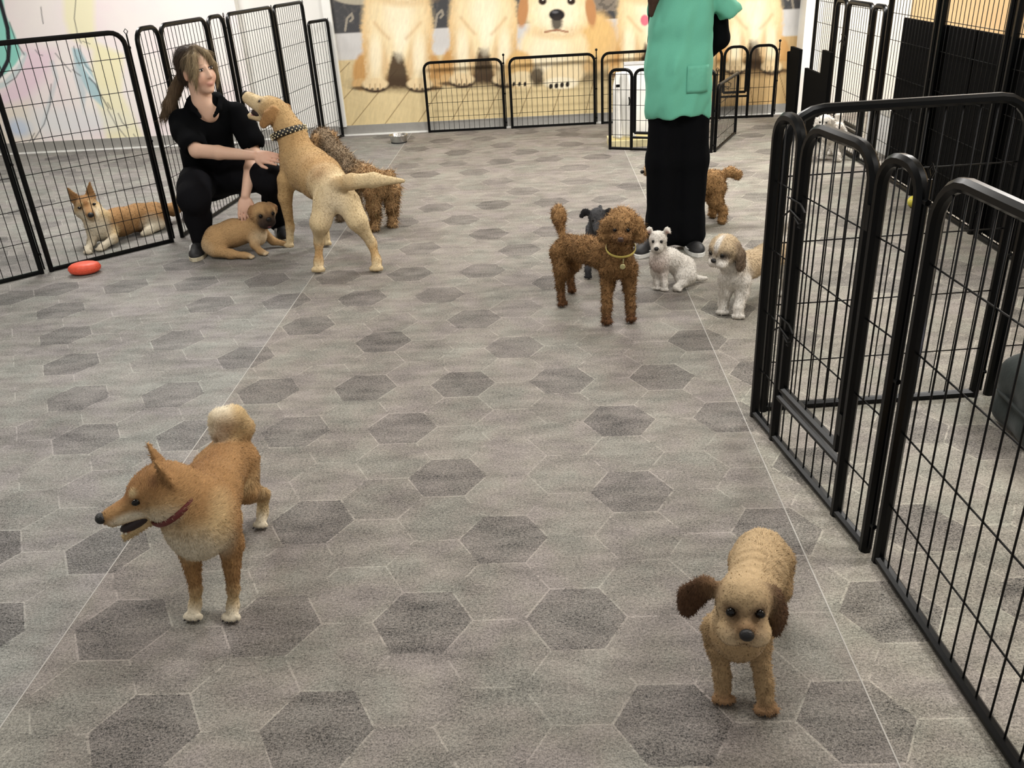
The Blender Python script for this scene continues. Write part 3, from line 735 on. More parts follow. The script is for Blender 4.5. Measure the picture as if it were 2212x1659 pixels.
def ball(parent, name, c, r, mat, R=None, nu=14, nv=10):
    m = MB().sphere((0, 0, 0), r, nu, nv, R); return m.build(name, mat, parent, True, loc=None if False else tuple(np.asarray(c)-np.asarray(parent.location)))
def body_obj(parent, V, Q, C, mat, name='body'):
    o = obj(name, mesh_np(name, V-np.asarray(parent.location), Q, C, True), mat, parent); return o
def rel(parent, V): return V-np.asarray(parent.location)
def ring(parent, name, c, R, rx, ry, r, mat, n=36, flat=1.0, part=None):
    """closed band around a neck: R columns = (x,y,axis)"""
    a = np.arange(n)*2*pi/n; P = np.asarray(c)+np.outer(np.cos(a)*rx, R[:, 0])+np.outer(np.sin(a)*ry, R[:, 1])
    P = P-np.asarray(parent.location)
    ax = R[:, 2]; V = []; m = 8; Q = []
    for i in range(n):
        out = np.cos(a[i])*R[:, 0]+np.sin(a[i])*R[:, 1]
        for k in range(m):
            t = 2*pi*k/m; V.append(P[i]+out*r*cos(t)*.45+ax*r*flat*sin(t))
    for i in range(n):
        for k in range(m): Q.append((i*m+k, ((i+1) % n)*m+k, ((i+1) % n)*m+(k+1) % m, i*m+(k+1) % m))
    return obj(name, mesh_np(name, np.array(V), np.array(Q)), mat, parent)
def toes(s, p, f, r, col, n=4, up=.0):
    """toe pads of a paw at p pointing along f"""
    f = unit((f[0], f[1], 0)); l = np.array([-f[1], f[0], 0]); p = np.asarray(p, float)
    for i in range(n):
        y = (i-(n-1)/2)*r*.62; x = r*.75-abs(y)*.35
        s.ell(p+f*x+l*y+np.array([0, 0, -r*.15]), (r*.5, r*.38, r*.5), col, rot=frame(f), k=r*.22)
def claws(parent, p, f, r, n=4):
    f = unit((f[0], f[1], 0)); l = np.array([-f[1], f[0], 0]); mb = MB(); p = np.asarray(p, float)-np.asarray(parent.location)
    for i in range(n):
        y = (i-(n-1)/2)*r*.62; x = r*1.22-abs(y)*.35
        mb.sphere(p+f*x+l*y+np.array([0, 0, -r*.42]), (r*.22, r*.13, r*.14), 8, 6, frame(f))
    mb.build('claws', M_CLAW, parent)
# ------------------------------------------------------------------ dogs
RED, REDD, SCREAM, SWHITE = (166, 125, 76), (132, 92, 50), (206, 178, 128), (224, 212, 186)
def finish(t, s, h, mat, nf, ln, wd, flow, noise=None, mask=None, lift=.3, rnd=.2, seed=1, curl=0, droop=0, shade=.22):
    s.desat = .10
    V, Q, C = s.mesh(h, noise); C = np.clip(C, 0, 1); body_obj(t, V, Q, C, mat)
    if nf:
        loc = np.asarray(t.location)
        fur(t, V-loc, Q, C, nf, ln, wd, lambda P: flow(P+loc), lift, rnd, seed, None if mask is None else (lambda P: mask(P+loc)), curl, shade, droop)
    return V, Q, C
def shiba_head(s, hc, R, open_=True, k=.012, sc=1.0, eartilt=0.0):
    s.at(hc, R*sc)   # R*sc scales the offsets
    def m(*a): return np.array(a)
    z = sc
    s.ell((0, 0, 0), m(.060, .057, .053)*z, RED, k=k); s.ell((-.02, 0, -.01), m(.06, .06, .055)*z, RED, k=k)
    for sg in (-1, 1):
        s.ell((-.002, sg*.034, -.026), m(.048, .034, .034)*z, SCREAM, k=.015)
        s.cone((-.022, sg*.032, .026), (-.014, sg*(.050+eartilt), .098), .027*z, .004*z, RED, k=.008, flat=((1, sg*.25, 0), .42))
        s.paint((.006, sg*.038, .058), m(.012, .013, .030)*z, (120, 86, 62), .5)
    s.ell((.035, 0, .012), m(.030, .034, .028)*z, RED, k=.015)
    s.cone((.032, 0, -.012), (.112, 0, -.017), .032*z, .020*z, RED, k=.014)
    s.cone((.045, 0, -.026), (.110, 0, -.030), .026*z, .014*z, SCREAM, k=.01)
    if open_:
        s.cone((.008, 0, -.050), (.104, 0, -.080), .020*z, .0100*z, SCREAM, k=.012)
    else: s.cone((.02, 0, -.04), (.098, 0, -.040), .020*z, .011*z, SWHITE, k=.012)
    s.paint((.01, 0, .045), m(.045, .05, .03)*z, (140, 98, 54), .7, .75); s.paint((.06, 0, .020), m(.045, .013, .02)*z, (150, 102, 54), .6, .8)
    for sg in (-1, 1):
        s.paint((.052, sg*.022, .028), m(.012, .010, .008)*z, SCREAM, .6)
        s.paint((.078, sg*.022, -.026), m(.045, .016, .014)*z, SWHITE, .5)
        s.paint((.02, sg*.05, -.035), m(.04, .03, .022)*z, SWHITE, .6, .8)
        s.paint((.058, sg*.030, .010), m(.013, .009, .006)*z, (84, 56, 36), .6, .8)
    s.world()
def face_bits(t, hc, R, eyes, er, nose, nr, nm=None, sc=1.0):
    loc = np.asarray(t.location)
    for e in eyes:
        p = np.asarray(hc)+R@(np.asarray(e)*sc); MB().sphere(p-loc, np.asarray(er)*sc, 14, 10, R).build('eye', M_EYE, t)
    p = np.asarray(hc)+R@(np.asarray(nose)*sc); MB().sphere(p-loc, np.asarray(nr)*sc, 14, 10, R).build('nose', nm or M_NOSE, t)
def mouth_bits(t, hc, R, c, r, tc, tr, sc=1.0, teeth=None, tilt=0):
    loc = np.asarray(t.location); Rt = R@np.array([[cos(tilt), 0, sin(tilt)], [0, 1, 0], [-sin(tilt), 0, cos(tilt)]])
    MB().sphere(np.asarray(hc)+R@(np.asarray(c)*sc)-loc, np.asarray(r)*sc, 14, 10, Rt).build('mouth', M_MOUTH, t)
    MB().sphere(np.asarray(hc)+R@(np.asarray(tc)*sc)-loc, np.asarray(tr)*sc, 14, 10, Rt).build('tongue', M_TONGUE, t)
    if teeth:
        mb = MB()
        for q in teeth: mb.sphere(np.asarray(hc)+R@(np.asarray(q)*sc)-loc, .0035*sc, 8, 6)
        mb.build('teeth', M_TOOTH, t)

# --- red shiba in the foreground
t = thing('shiba_dog', 'red shiba standing in the left foreground with open mouth', 'dog', (-.84, 1.75, 0))
s = Sdf(.022)
s.cone((-.815, 1.600, .262), (-.824, 1.69, .286), .074, .074, RED); s.cone((-.824, 1.69, .286), (-.846, 1.82, .262), .072, .062, RED)
s.cone((-.846, 1.82, .262), (-.860, 1.935, .240), .062, .058, RED)
s.ell((-.812, 1.572, .268), (.066, .05, .062), SCREAM, k=.022); s.ell((-.818, 1.585, .228), (.038, .042, .036), SWHITE, k=.025)
s.cone((-.822, 1.605, .315), (-.872, 1.592, .362), .074, .060, RED, k=.025)
s.ell((-.765, 1.615, .275), (.030, .050, .062), RED, k=.022); s.ell((-.870, 1.615, .272), (.028, .046, .058), RED, k=.022)
PF = []
for sg, xs, xe, xw, xp, yp in ((1, -.772, -.766, -.777, -.784, 1.584), (-1, -.858, -.866, -.868, -.879, 1.590)):
    s.chain([((xs, 1.612, .255), .043), ((xe, 1.620, .190), .028), ((xw, 1.600, .072), .0125), ((xp, yp+.008, .028), .0135), ((xp, yp-.004, .018), .0135)], [RED, RED, SCREAM, SWHITE], k=.014)
    toes(s, (xp, yp-.006, .014), (-.1, -1, 0), .0195, SWHITE); PF.append((xp, yp-.006, .016))
for xs, xk, xh, xp, yp in ((-.832, -.818, -.812, -.822, 1.955), (-.892, -.908, -.902, -.886, 1.925)):
    s.chain([((xs, 1.935, .225), .048), ((xk, 1.895, .155), .031), ((xh, 1.982, .085), .0165), ((xp, yp+.02, .03), .0145), ((xp, yp, .016), .014)], [RED, RED, SCREAM, SWHITE], k=.014)
    toes(s, (xp, yp-.004, .013), (-.1, -1, 0), .018, SWHITE); PF.append((xp, yp-.004, .015))
# curled tail
s.ell((-.846, 1.935, .322), (.024, .030, .030), SCREAM, k=.02)
s.chain([((-.842, 1.955, .268), .022), ((-.824, 1.970, .306), .027), ((-.836, 1.955, .346), .029), ((-.856, 1.925, .356), .027), ((-.862, 1.902, .332), .020)], [RED, SCREAM, SCREAM, SWHITE], k=.02)
s.paint((-.822, 1.55, .232), (.082, .06, .062), SWHITE, .5); s.paint((-.752, 1.575, .300), (.016, .04, .05), SCREAM, .8, .8)
s.paint((-.845, 1.75, .19), (.05, .2, .03), SCREAM, .7); s.paint((-.852, 1.935, .365), (.022, .035, .03), SWHITE, .6)
s.paint((-.84, 1.80, .345), (.03, .2, .025), REDD, .8, .85); s.paint((-.84, 1.66, .36), (.05, .06, .03), REDD, .8, .75)
s.paint((-.80, 1.93, .12), (.03, .04, .07), SCREAM, .8, .6)
hR = frame((-.84, -.52, -.13), (-.05, -.06, 1)); hc = np.array((-.878, 1.583, .373))
shiba_head(s, hc, hR)
fl_ = lambda P: np.stack([np.full(len(P), -.05), np.where(P[:, 2] > .2, 1.0, .15), np.where(P[:, 2] > .30, -.25, -1.0)], 1)
finish(t, s, .0058, M_FUR, 46000, .0095, .0007, fl_, mask=lambda P: np.clip(np.minimum(P[:, 2]*9+.25, np.linalg.norm(P-(hc+hR@np.array([.07, 0, -.01])), axis=1)*14), .12, 1), lift=.22, rnd=.18)
face_bits(t, hc, hR, [(.053, .0345, .011), (.053, -.0345, .011)], (.0095, .006, .0075), (.131, 0, -.012), (.0125, .0145, .012))
mouth_bits(t, hc, hR, (.064, 0, -.052), (.046, .0185, .016), (.070, 0, -.061), (.036, .013, .006), teeth=[(.100, .007, -.069), (.100, -.007, -.069), (.106, 0, -.070)], tilt=.22)
cR = frame((-.45, -.15, .80)); ring(t, 'collar', (-.850, 1.596, .334), np.stack([cR[:, 1], cR[:, 2], cR[:, 0]], 1), .070, .072, .0075, plain('red_collar', (104, 44, 40), .6, var=.3, scale=200))
for p in PF[:3]: claws(t, p, (-.1, -1, 0), .019)

# --- clipped tan spaniel-type dog, foreground right
TAN, TANL, TAND = (172, 142, 100), (190, 162, 120), (88, 62, 42)
t = thing('tan_dog', 'clipped tan dog with dark floppy ears in the right foreground', 'dog', (.38, 1.40, 0))
s = Sdf(.02)
s.chain([((.352, 1.320, .182), .054), ((.385, 1.39, .186), .055), ((.425, 1.48, .186), .054), ((.444, 1.535, .180), .058)], TANL)
s.ell((.350, 1.300, .172), (.052, .042, .058), TAN); s.cone((.350, 1.305, .225), (.341, 1.268, .270), .047, .044, TANL)
PF = []
for xs, xp, yp in ((.312, .326, 1.300), (.390, .405, 1.271)):
    s.chain([((xs, 1.325, .165), .032), ((xs+.004, 1.325, .12), .023), ((xp-.002, 1.312 if xs < .35 else 1.29, .055), .0155), ((xp, yp+.004, .022), .017)], TAN, k=.012)
    toes(s, (xp, yp-.002, .014), (-.05, -1, 0), .019, (160, 122, 84)); PF.append((xp, yp-.002, .015))
for xs, xp, yp in ((.412, .412, 1.54), (.482, .485, 1.53)):
    s.chain([((xs, 1.54, .16), .038), ((xs, 1.51, .105), .026), ((xp, yp+.035, .05), .0145), ((xp, yp, .018), .015)], TAN, k=.012); toes(s, (xp, yp-.004, .013), (0, -1, 0), .018, TAN)
hR = frame((-.12, -.95, .10)); hc = np.array((.340, 1.262, .288))
s.at(hc, hR)
s.ell((0, 0, .004), (.050, .050, .052), TANL, k=.012); s.ell((.006, 0, .026), (.038, .042, .028), TANL, k=.012)
s.ell((.030, 0, -.030), (.032, .044, .028), TANL, k=.012); s.cone((.026, 0, -.018), (.060, 0, -.016), .022, .016, TAN, k=.01)
s.ell((.042, .021, -.034), (.030, .028, .024), TANL, k=.006); s.ell((.042, -.021, -.034), (.030, .028, .024), TANL, k=.006)
s.ell((.026, 0, -.054), (.028, .030, .014), TAN, k=.006)
for sg in (-1, 1): s.ell((.050, sg*.026, .008), (.009, .0115, .0105), TAN, k=.004, neg=True)
# ears: one swung out, the other hanging
s.chain([((-.006, -.044, .022), .014), ((-.012, -.070, .020), .021), ((-.014, -.094, -.004), .025), ((-.010, -.100, -.026), .018)], TAND, k=.006, flat=((1, 0, .2), .5))
s.chain([((-.008, .044, .024), .014), ((-.010, .058, .004), .021), ((-.010, .066, -.030), .025), ((-.006, .064, -.054), .018)], TAND, k=.006, flat=((.35, 1, 0), .6))
s.paint((.045, .026, .008), (.018, .018, .015), (78, 54, 38), .6, .95); s.paint((.045, -.026, .008), (.018, .018, .015), (78, 54, 38), .6, .95)
s.paint((.066, 0, -.014), (.020, .028, .018), (112, 82, 56), .8, .85); s.paint((.06, 0, -.048), (.02, .03, .004), (112, 80, 56), .8, .8)
s.paint((.058, .026, -.036), (.016, .014, .014), (216, 192, 154), .7, .7); s.paint((.058, -.026, -.036), (.016, .014, .014), (216, 192, 154), .7, .7); s.paint((-.01, -.058, .03), (.03, .02, .015), (130, 98, 66), .7, .7)
s.world()
def ripple(X):   # clipper ridges across the back
    d = X-np.array([.34, 1.27, 0]); u = d@unit((.3, 1, 0)); m = np.clip((X[:, 2]-.16)*18, 0, 1)*np.clip((X[:, 1]-1.33)*14, 0, 1)
    w = noise3(5, .05, .014)(X); return -np.sin((u+w)*2*pi/.024)*.0020*m+noise3(8, .012, .0018)(X)
fl_ = lambda P: np.stack([np.full(len(P), .15), np.full(len(P), .6), np.full(len(P), -.8)], 1)
earm = lambda P: np.where(np.abs((P-hc)@hR[:, 1]) > .052, 1.0, np.clip(.55+.2*(P[:, 2] < .13), 0, 1))
finish(t, s, .0048, M_FUR, 42000, .0085, .0007, fl_, noise=ripple, mask=earm, lift=.3, rnd=.3, seed=3, droop=.1)
face_bits(t, hc, hR, [(.0445, .0262, .008), (.0445, -.0262, .008)], (.0076, .0088, .0086), (.082, 0, -.012), (.010, .0135, .0115))
for p in PF: claws(t, p, (0, -1, 0), .017)
def std_flow(d):
    d = np.asarray(d, float)
    return lambda P: np.tile(d, (len(P), 1))
def leg(s, pts, col, f=(0, -1, 0), tr=.018, tcol=None, k=.012, n=4):
    s.chain(pts, col, k=k); p = np.array(pts[-1][0], float); toes(s, p+np.array([0, 0, -.002]), f, tr, tcol or (col if not isinstance(col, list) else col[-1]), n)
# --- brown poodle
BR, BRD, BRL = (148, 110, 66), (116, 82, 50), (168, 128, 80)
t = thing('brown_poodle', 'brown curly poodle with a yellow collar facing the camera', 'dog', (.19, 3.46, 0))
s = Sdf(.022)
s.chain([((.284, 3.335, .262), .058), ((.235, 3.39, .272), .058), ((.165, 3.47, .272), .052), ((.085, 3.575, .255), .050)], BR)
s.ell((.287, 3.315, .255), (.056, .045, .062), BR); s.cone((.288, 3.32, .31), (.293, 3.285, .385), .050, .046, BR)
for xs, xp, yp in ((.244, .234, 3.292), (.328, .334, 3.306)):
    leg(s, [((xs, 3.335, .23), .036), ((xs, 3.34, .17), .026), ((xp, yp+.02, .07), .0185), ((xp, yp+.006, .022), .0175)], [BR, BR, BRD], (-.1 if xp < .3 else .35, -1, 0), .018, (104, 68, 42))
for xs, ys, xp, yp in ((.055, 3.55, .058, 3.517), (.108, 3.62, .104, 3.682)):
    leg(s, [((xs, ys, .24), .044), ((xs+.004, ys-.02, .17), .032), ((xp-.008, yp+.03, .085), .017), ((xp, yp+.005, .02), .0165)], [BR, BR, BRD], (.2, -1, 0), .017, (104, 68, 42))
s.chain([((.068, 3.605, .30), .014), ((.058, 3.615, .335), .018), ((.055, 3.62, .372), .030), ((.054, 3.62, .398), .028)], BRL, k=.01)
hR = frame((-.14, -1, -.22)); hc = np.array((.293, 3.272, .428)); s.at(hc, hR)
s.ell((0, 0, .006), (.056, .058, .052), BRL, k=.012); s.ell((-.005, 0, .028), (.050, .054, .036), BRL, k=.012)
for sg in (-1, 1):
    s.cone((-.005, sg*.056, .006), (-.004, sg*.066, -.045), .026, .030, BRL, k=.008)
    s.ell((.048, sg*.020, -.022), (.026, .021, .019), BR, k=.01)
    s.paint((.048, sg*.024, .006), (.014, .012, .010), (88, 58, 38), .7, .9)
s.cone((.03, 0, -.014), (.074, 0, -.018), .026, .018, BR, k=.012); s.ell((.04, 0, -.040), (.028, .026, .016), BR, k=.01)
s.paint((.07, 0, -.02), (.025, .03, .02), (120, 84, 54), .8, .7)
s.world()
cn = noise3(11, .013, .0055, 2)
finish(t, s, .0058, M_CURL, 30000, .011, .0010, std_flow((-.2, .3, -1)), noise=cn, lift=.5, rnd=.5, seed=5, curl=.7, shade=.5)
face_bits(t, hc, hR, [(.0525, .0245, .007), (.0525, -.0245, .007)], (.0075, .0085, .0085), (.094, 0, -.010), (.010, .0125, .0105), M_BNOSE)
cR = frame((0, -.35, 1), (0, 1, .3)); Rr = np.stack([cR[:, 1], cR[:, 2], cR[:, 0]], 1)
ring(t, 'collar', (.291, 3.300, .328), Rr, .058, .060, .0055, plain('yellow_collar', (196, 178, 92), .5, var=.1, scale=200))
mb = MB().tube([np.array((.296, 3.238, .303))-(.19, 3.46, 0), np.array((.295, 3.236, .285))-(.19, 3.46, 0)], .002, 6)
mb.sphere(np.array((.293, 3.234, .272))-(.19, 3.46, 0), (.011, .003, .011), 14, 8); mb.build('name_tag', plain('brass_tag', (196, 190, 140), .3, .7, var=.05), t)

# --- dark grey dog behind the poodle
GR, GRD = (74, 74, 76), (44, 44, 46)
t = thing('grey_dog', 'small dark grey dog peeking out behind the brown poodle', 'dog', (.24, 4.0, 0))
s = Sdf(.02)
s.chain([((.232, 3.93, .185), .050), ((.245, 4.03, .19), .050), ((.262, 4.14, .182), .046)], GR); s.cone((.232, 3.92, .22), (.232, 3.885, .27), .036, .034, GR)
for xs, xp, yp in ((.196, .188, 3.865), (.262, .262, 3.87)): leg(s, [((xs, 3.92, .17), .028), ((xs, 3.92, .11), .020), ((xp, yp+.01, .045), .014), ((xp, yp, .018), .015)], [GR, GR, GRD], (0, -1, 0), .016)
for xs in (.228, .292): leg(s, [((xs, 4.13, .16), .036), ((xs, 4.10, .10), .024), ((xs, 4.16, .05), .013), ((xs, 4.13, .016), .014)], [GR, GR, GRD], (0, -1, 0), .016)
s.cone((.264, 4.17, .20), (.272, 4.23, .25), .014, .008, GR)
hR = frame((-.12, -1, -.42)); hc = np.array((.236, 3.878, .295)); s.at(hc, hR)
s.ell((0, 0, 0), (.042, .042, .040), GR, k=.01); s.cone((.025, 0, -.012), (.072, 0, -.018), .025, .017, GR, k=.01)
for sg in (-1, 1):
    s.chain([((-.006, sg*.034, .018), .013), ((-.006, sg*.056, .024), .019), ((-.002, sg*.074, .004), .012)], GRD, k=.006, flat=((1, 0, 0), .45))
    s.paint((.04, sg*.02, .012), (.014, .010, .006), (112, 110, 108), .7, .7)
s.world()
finish(t, s, .006, M_FUR, 9000, .008, .0010, std_flow((0, .5, -1)), noise=noise3(3, .02, .002), lift=.35, rnd=.3, seed=6)
face_bits(t, hc, hR, [(.037, .019, .008), (.037, -.019, .008)], (.006, .0065, .0065), (.090, 0, -.012), (.008, .010, .008))

# --- white terrier-type dog sitting
WH, WHP = (228, 222, 212), (214, 196, 186)
t = thing('white_terrier', 'small white dog with folded ears sitting on the floor', 'dog', (.58, 3.70, 0))
s = Sdf(.02)
s.chain([((.496, 3.685, .155), .040), ((.545, 3.705, .135), .046), ((.612, 3.725, .085), .054)], WH); s.cone((.495, 3.685, .19), (.488, 3.672, .215), .032, .034, WH)
s.ell((.490, 3.672, .135), (.034, .030, .045), WHP); s.ell((.615, 3.685, .058), (.050, .034, .045), WH); s.ell((.625, 3.765, .055), (.048, .034, .045), WH)
for xs, ys, xp, yp in ((.478, 3.70, .490, 3.685), (.512, 3.678, .520, 3.664)): leg(s, [((xs, ys, .125), .026), ((xs+.004, ys, .08), .019), ((xp, yp+.004, .035), .0135), ((xp, yp, .014), .014)], WH, (-.3, -1, 0), .015)
leg(s, [((.60, 3.665, .035), .022), ((.570, 3.655, .018), .014), ((.585, 3.650, .014), .013)], WH, (-.9, -.4, 0), .013, k=.008)
s.chain([((.655, 3.745, .035), .016), ((.69, 3.755, .020), .012), ((.722, 3.760, .018), .008)], WH, k=.008)
hR = frame((-.22, -.95, -.18)); hc = np.array((.486, 3.668, .242)); s.at(hc, hR)
s.ell((0, 0, 0), (.038, .039, .036), WH, k=.01); s.cone((.022, 0, -.014), (.046, 0, -.018), .024, .018, WH, k=.01); s.ell((.035, 0, -.030), (.024, .026, .017), WH, k=.008)
for sg in (-1, 1):
    s.chain([((-.006, sg*.028, .024), .011), ((-.004, sg*.038, .044), .012), ((.008, sg*.050, .038), .007)], WH, k=.005, flat=((1, 0, 0), .5))
    s.paint((.006, sg*.040, .034), (.010, .009, .010), (190, 140, 128), .5, .9)
    s.paint((.032, sg*.018, .006), (.010, .009, .008), (120, 104, 96), .7, .6)
s.world(); s.paint((.50, 3.655, .12), (.03, .03, .05), (220, 200, 190), .8, .6)
finish(t, s, .0048, M_FUR, 14000, .007, .0008, std_flow((.4, .3, -1)), lift=.3, rnd=.3, seed=7, shade=.12)
face_bits(t, hc, hR, [(.035, .0175, .006), (.035, -.0175, .006)], (.006, .0065, .0065), (.067, 0, -.012), (.0085, .0105, .009))

# --- shih tzu
TZ, TZD, TZG = (200, 176, 140), (116, 98, 80), (150, 132, 110)
t = thing('shih_tzu', 'tan and white shih tzu with a dark eye patch by the pen corner', 'dog', (.86, 3.45, 0))
s = Sdf(.022)
s.chain([((.765, 3.375, .185), .052), ((.83, 3.42, .192), .054), ((.92, 3.50, .195), .054), ((.985, 3.555, .190), .052)], TZ)
s.ell((.758, 3.362, .165), (.048, .042, .056), WH); s.cone((.755, 3.37, .21), (.722, 3.345, .262), .046, .042, WH)
for xs, ys, xp, yp in ((.728, 3.372, .722, 3.365), (.792, 3.345, .775, 3.315)): leg(s, [((xs, ys, .15), .034), ((xs, ys, .10), .027), ((xp, yp+.008, .045), .020), ((xp, yp, .018), .020)], WH, (-.25, -1, 0), .021, k=.014)
for xs, ys in ((.958, 3.59), (1.018, 3.545)): leg(s, [((xs, ys, .16), .040), ((xs+.004, ys-.01, .10), .030), ((xs+.01, ys+.015, .045), .018), ((xs, ys, .016), .018)], WH, (-.4, -1, 0), .019, k=.014)
s.chain([((1.01, 3.575, .225), .018), ((1.02, 3.60, .27), .026), ((1.0, 3.595, .325), .034), ((.985, 3.59, .345), .026)], WH, k=.012)
hR = frame((-.72, -.66, -.18)); hc = np.array((.708, 3.335, .290)); s.at(hc, hR); s.zoom = 1.18
s.ell((0, 0, .004), (.050, .052, .050), TZ, k=.012); s.ell((.030, 0, -.022), (.028, .036, .026), WH, k=.012)
for sg in (-1, 1):
    s.ell((.042, sg*.017, -.030), (.020, .020, .017), WH, k=.008)
    s.chain([((-.010, sg*.046, .018), .014), ((-.012, sg*.056, -.015), .020), ((-.008, sg*.056, -.050), .022)], TZD, k=.006, flat=((0, 1, 0), .6))
    s.paint((.034, sg*.027, .002), (.024, .018, .016), (60, 50, 44), .6, .95)
s.paint((.034, 0, .038), (.04, .010, .03), WH, .5); s.paint((.05, 0, .0), (.02, .008, .02), TZG, .6, .7)
s.zoom = 1.0; s.world(); s.paint((.75, 3.35, .15), (.07, .06, .07), WH, .5); s.paint((.93, 3.5, .13), (.14, .12, .03), WH, .6)
finish(t, s, .0052, M_FUR, 18000, .009, .0009, std_flow((.4, .3, -1)), lift=.3, rnd=.3, seed=8, shade=.15)
face_bits(t, hc, hR, [(.0445, .0225, .003), (.0445, -.0225, .003)], (.007, .008, .008), (.0635, 0, -.012), (.007, .0105, .008), sc=1.18)
# --- yellow labrador seen from behind
LB, LBL, LBD = (194, 158, 104), (220, 196, 150), (170, 126, 74)
t = thing('labrador', 'large yellow labrador with a spiked collar looking up at the woman', 'dog', (-1.15, 4.35, 0))
s = Sdf(.03)
s.chain([((-1.040, 4.210, .385), .090), ((-1.088, 4.29, .408), .094), ((-1.150, 4.40, .418), .112), ((-1.232, 4.51, .438), .118), ((-1.290, 4.565, .49), .098)], [LBL, LB, LB, LB])
s.chain([((-1.295, 4.575, .52), .086), ((-1.318, 4.60, .605), .074), ((-1.372, 4.645, .690), .066)], LB, k=.03)
s.ell((-1.335, 4.55, .42), (.06, .07, .08), LB)
for hip, kn, ho, pw in (((-1.085, 4.185, .335), (-1.118, 4.145, .250), (-1.150, 4.185, .145), (-1.158, 4.130, .026)), ((-.975, 4.18, .335), (-.930, 4.140, .255), (-.880, 4.170, .130), (-.858, 4.108, .026))):
    leg(s, [(hip, .066), (kn, .046), (ho, .0205), ((pw[0], pw[1]+.02, .05), .019), (pw, .022)], [LBL, LBL, LB, LBL], (0, -1, 0), .028, LBL, k=.03)
leg(s, [((-1.225, 4.545, .37), .052), ((-1.205, 4.565, .275), .034), ((-1.215, 4.59, .11), .021), ((-1.217, 4.582, .025), .022)], [LB, LB, LBL], (-.2, -1, 0), .026, LBL, k=.02)
leg(s, [((-1.355, 4.50, .39), .052), ((-1.380, 4.50, .300), .034), ((-1.385, 4.515, .135), .021), ((-1.398, 4.500, .045), .020)], [LB, LB, LBL], (-.2, -.7, 0), .024, LBL, k=.02)
s.chain([((-1.010, 4.155, .435), .036), ((-.93, 4.125, .452), .036), ((-.82, 4.110, .458), .034), ((-.675, 4.100, .450), .010)], [LB, LBL, LBL], k=.02)
hR = frame((-.84, .30, .46), (.45, -.1, .9)); hc = np.array((-1.405, 4.660, .722)); s.at(hc, hR); s.zoom = 1.1
s.ell((0, 0, 0), (.075, .064, .060), LB, k=.02); s.ell((.04, 0, .012), (.04, .045, .036), LBL, k=.02)
s.cone((.05, 0, -.012), (.148, 0, -.012), .042, .030, LBL, k=.02); s.cone((.015, 0, -.050), (.115, 0, -.088), .028, .015, LBL, k=.015)
for sg in (-1, 1):
    s.chain([((-.028, sg*.056, .022), .022), ((-.020, sg*.072, -.015), .030), ((-.004, sg*.074, -.058), .022)], LBD, k=.010, flat=((0, 1, 0), .45))
    s.paint((.062, sg*.034, .018), (.016, .010, .010), (96, 70, 50), .7, .85)
s.zoom = 1.0; s.world()
s.paint((-1.02, 4.14, .30), (.13, .06, .14), LBL, .7, .9); s.paint((-1.03, 4.13, .33), (.05, .05, .09), (230, 212, 178), .8, .8)
s.paint((-1.13, 4.36, .51), (.09, .16, .03), LBD, .9, .5); s.paint((-1.10, 4.22, .47), (.05, .05, .03), (150, 106, 64), .9, .6); s.paint((-1.28, 4.55, .56), (.06, .05, .04), LBD, .9, .5)
s.paint((-1.12, 4.13, .09), (.05, .05, .03), LBD, .9, .5)
finish(t, s, .0075, M_FUR, 30000, .008, .0011, std_flow((.5, -.7, -.5)), lift=.15, rnd=.14, seed=9, shade=.14)
face_bits(t, hc, hR, [(.066, .038, .018), (.066, -.038, .018)], (.006, .005, .006), (.172, 0, -.002), (.014, .019, .015), sc=1.1)
mouth_bits(t, hc, hR, (.070, 0, -.052), (.048, .024, .022), (.080, 0, -.068), (.046, .018, .008), tilt=.34, sc=1.1)
cR = frame((-.25, .2, .95)); Rr = np.stack([cR[:, 1], cR[:, 2], cR[:, 0]], 1); cc = np.array((-1.332, 4.603, .615))
ring(t, 'collar', cc, Rr, .086, .086, .018, plain('black_leather', (26, 24, 24), .5, var=.1)); mb = MB()
for k in range(3):
    for i in range(24):
        a = (i+.5*(k % 2))*2*pi/24; p = cc+Rr[:, 2]*(k-1)*.011+(Rr[:, 0]*cos(a)+Rr[:, 1]*sin(a))*.095
        mb.sphere(p-np.array(t.location), .0042, 8, 6)
mb.build('studs', plain('cream_stud', (226, 214, 176), .35, .3, var=.05), t)

# --- curly tan dog behind the labrador
CT, CG = (190, 152, 104), (160, 138, 110)
t = thing('curly_dog', 'shaggy tan dog half hidden behind the labrador', 'dog', (-1.1, 5.0, 0))
s = Sdf(.03)
s.chain([((-.935, 4.855, .262), .068), ((-1.06, 4.98, .285), .066), ((-1.19, 5.12, .305), .072)], [CT, CG]); s.chain([((-1.19, 5.13, .35), .06), ((-1.30, 5.25, .42), .056)], CG)
for xs, ys in ((-.972, 4.835), (-.88, 4.90)): leg(s, [((xs, ys, .22), .052), ((xs-.01, ys-.01, .14), .036), ((xs-.015, ys+.03, .07), .024), ((xs-.02, ys, .022), .024)], CT, (-.2, -1, 0), .024, k=.02)
for xs, ys in ((-1.24, 5.08), (-1.14, 5.16)): leg(s, [((xs, ys, .26), .04), ((xs, ys, .15), .028), ((xs, ys, .06), .022), ((xs, ys-.01, .022), .023)], CG, (-.6, .8, 0), .024, k=.02)
s.chain([((-.90, 4.82, .31), .026), ((-.86, 4.78, .325), .030)], CT)
hR = frame((-.7, .7, -.1)); hc = np.array((-1.33, 5.28, .46)); s.at(hc, hR)
s.ell((0, 0, 0), (.062, .06, .058), CG); s.cone((.03, 0, -.015), (.095, 0, -.025), .036, .026, CG)
for sg in (-1, 1): s.cone((-.02, sg*.055, .01), (-.02, sg*.062, -.055), .024, .024, CT, k=.01)
s.world()
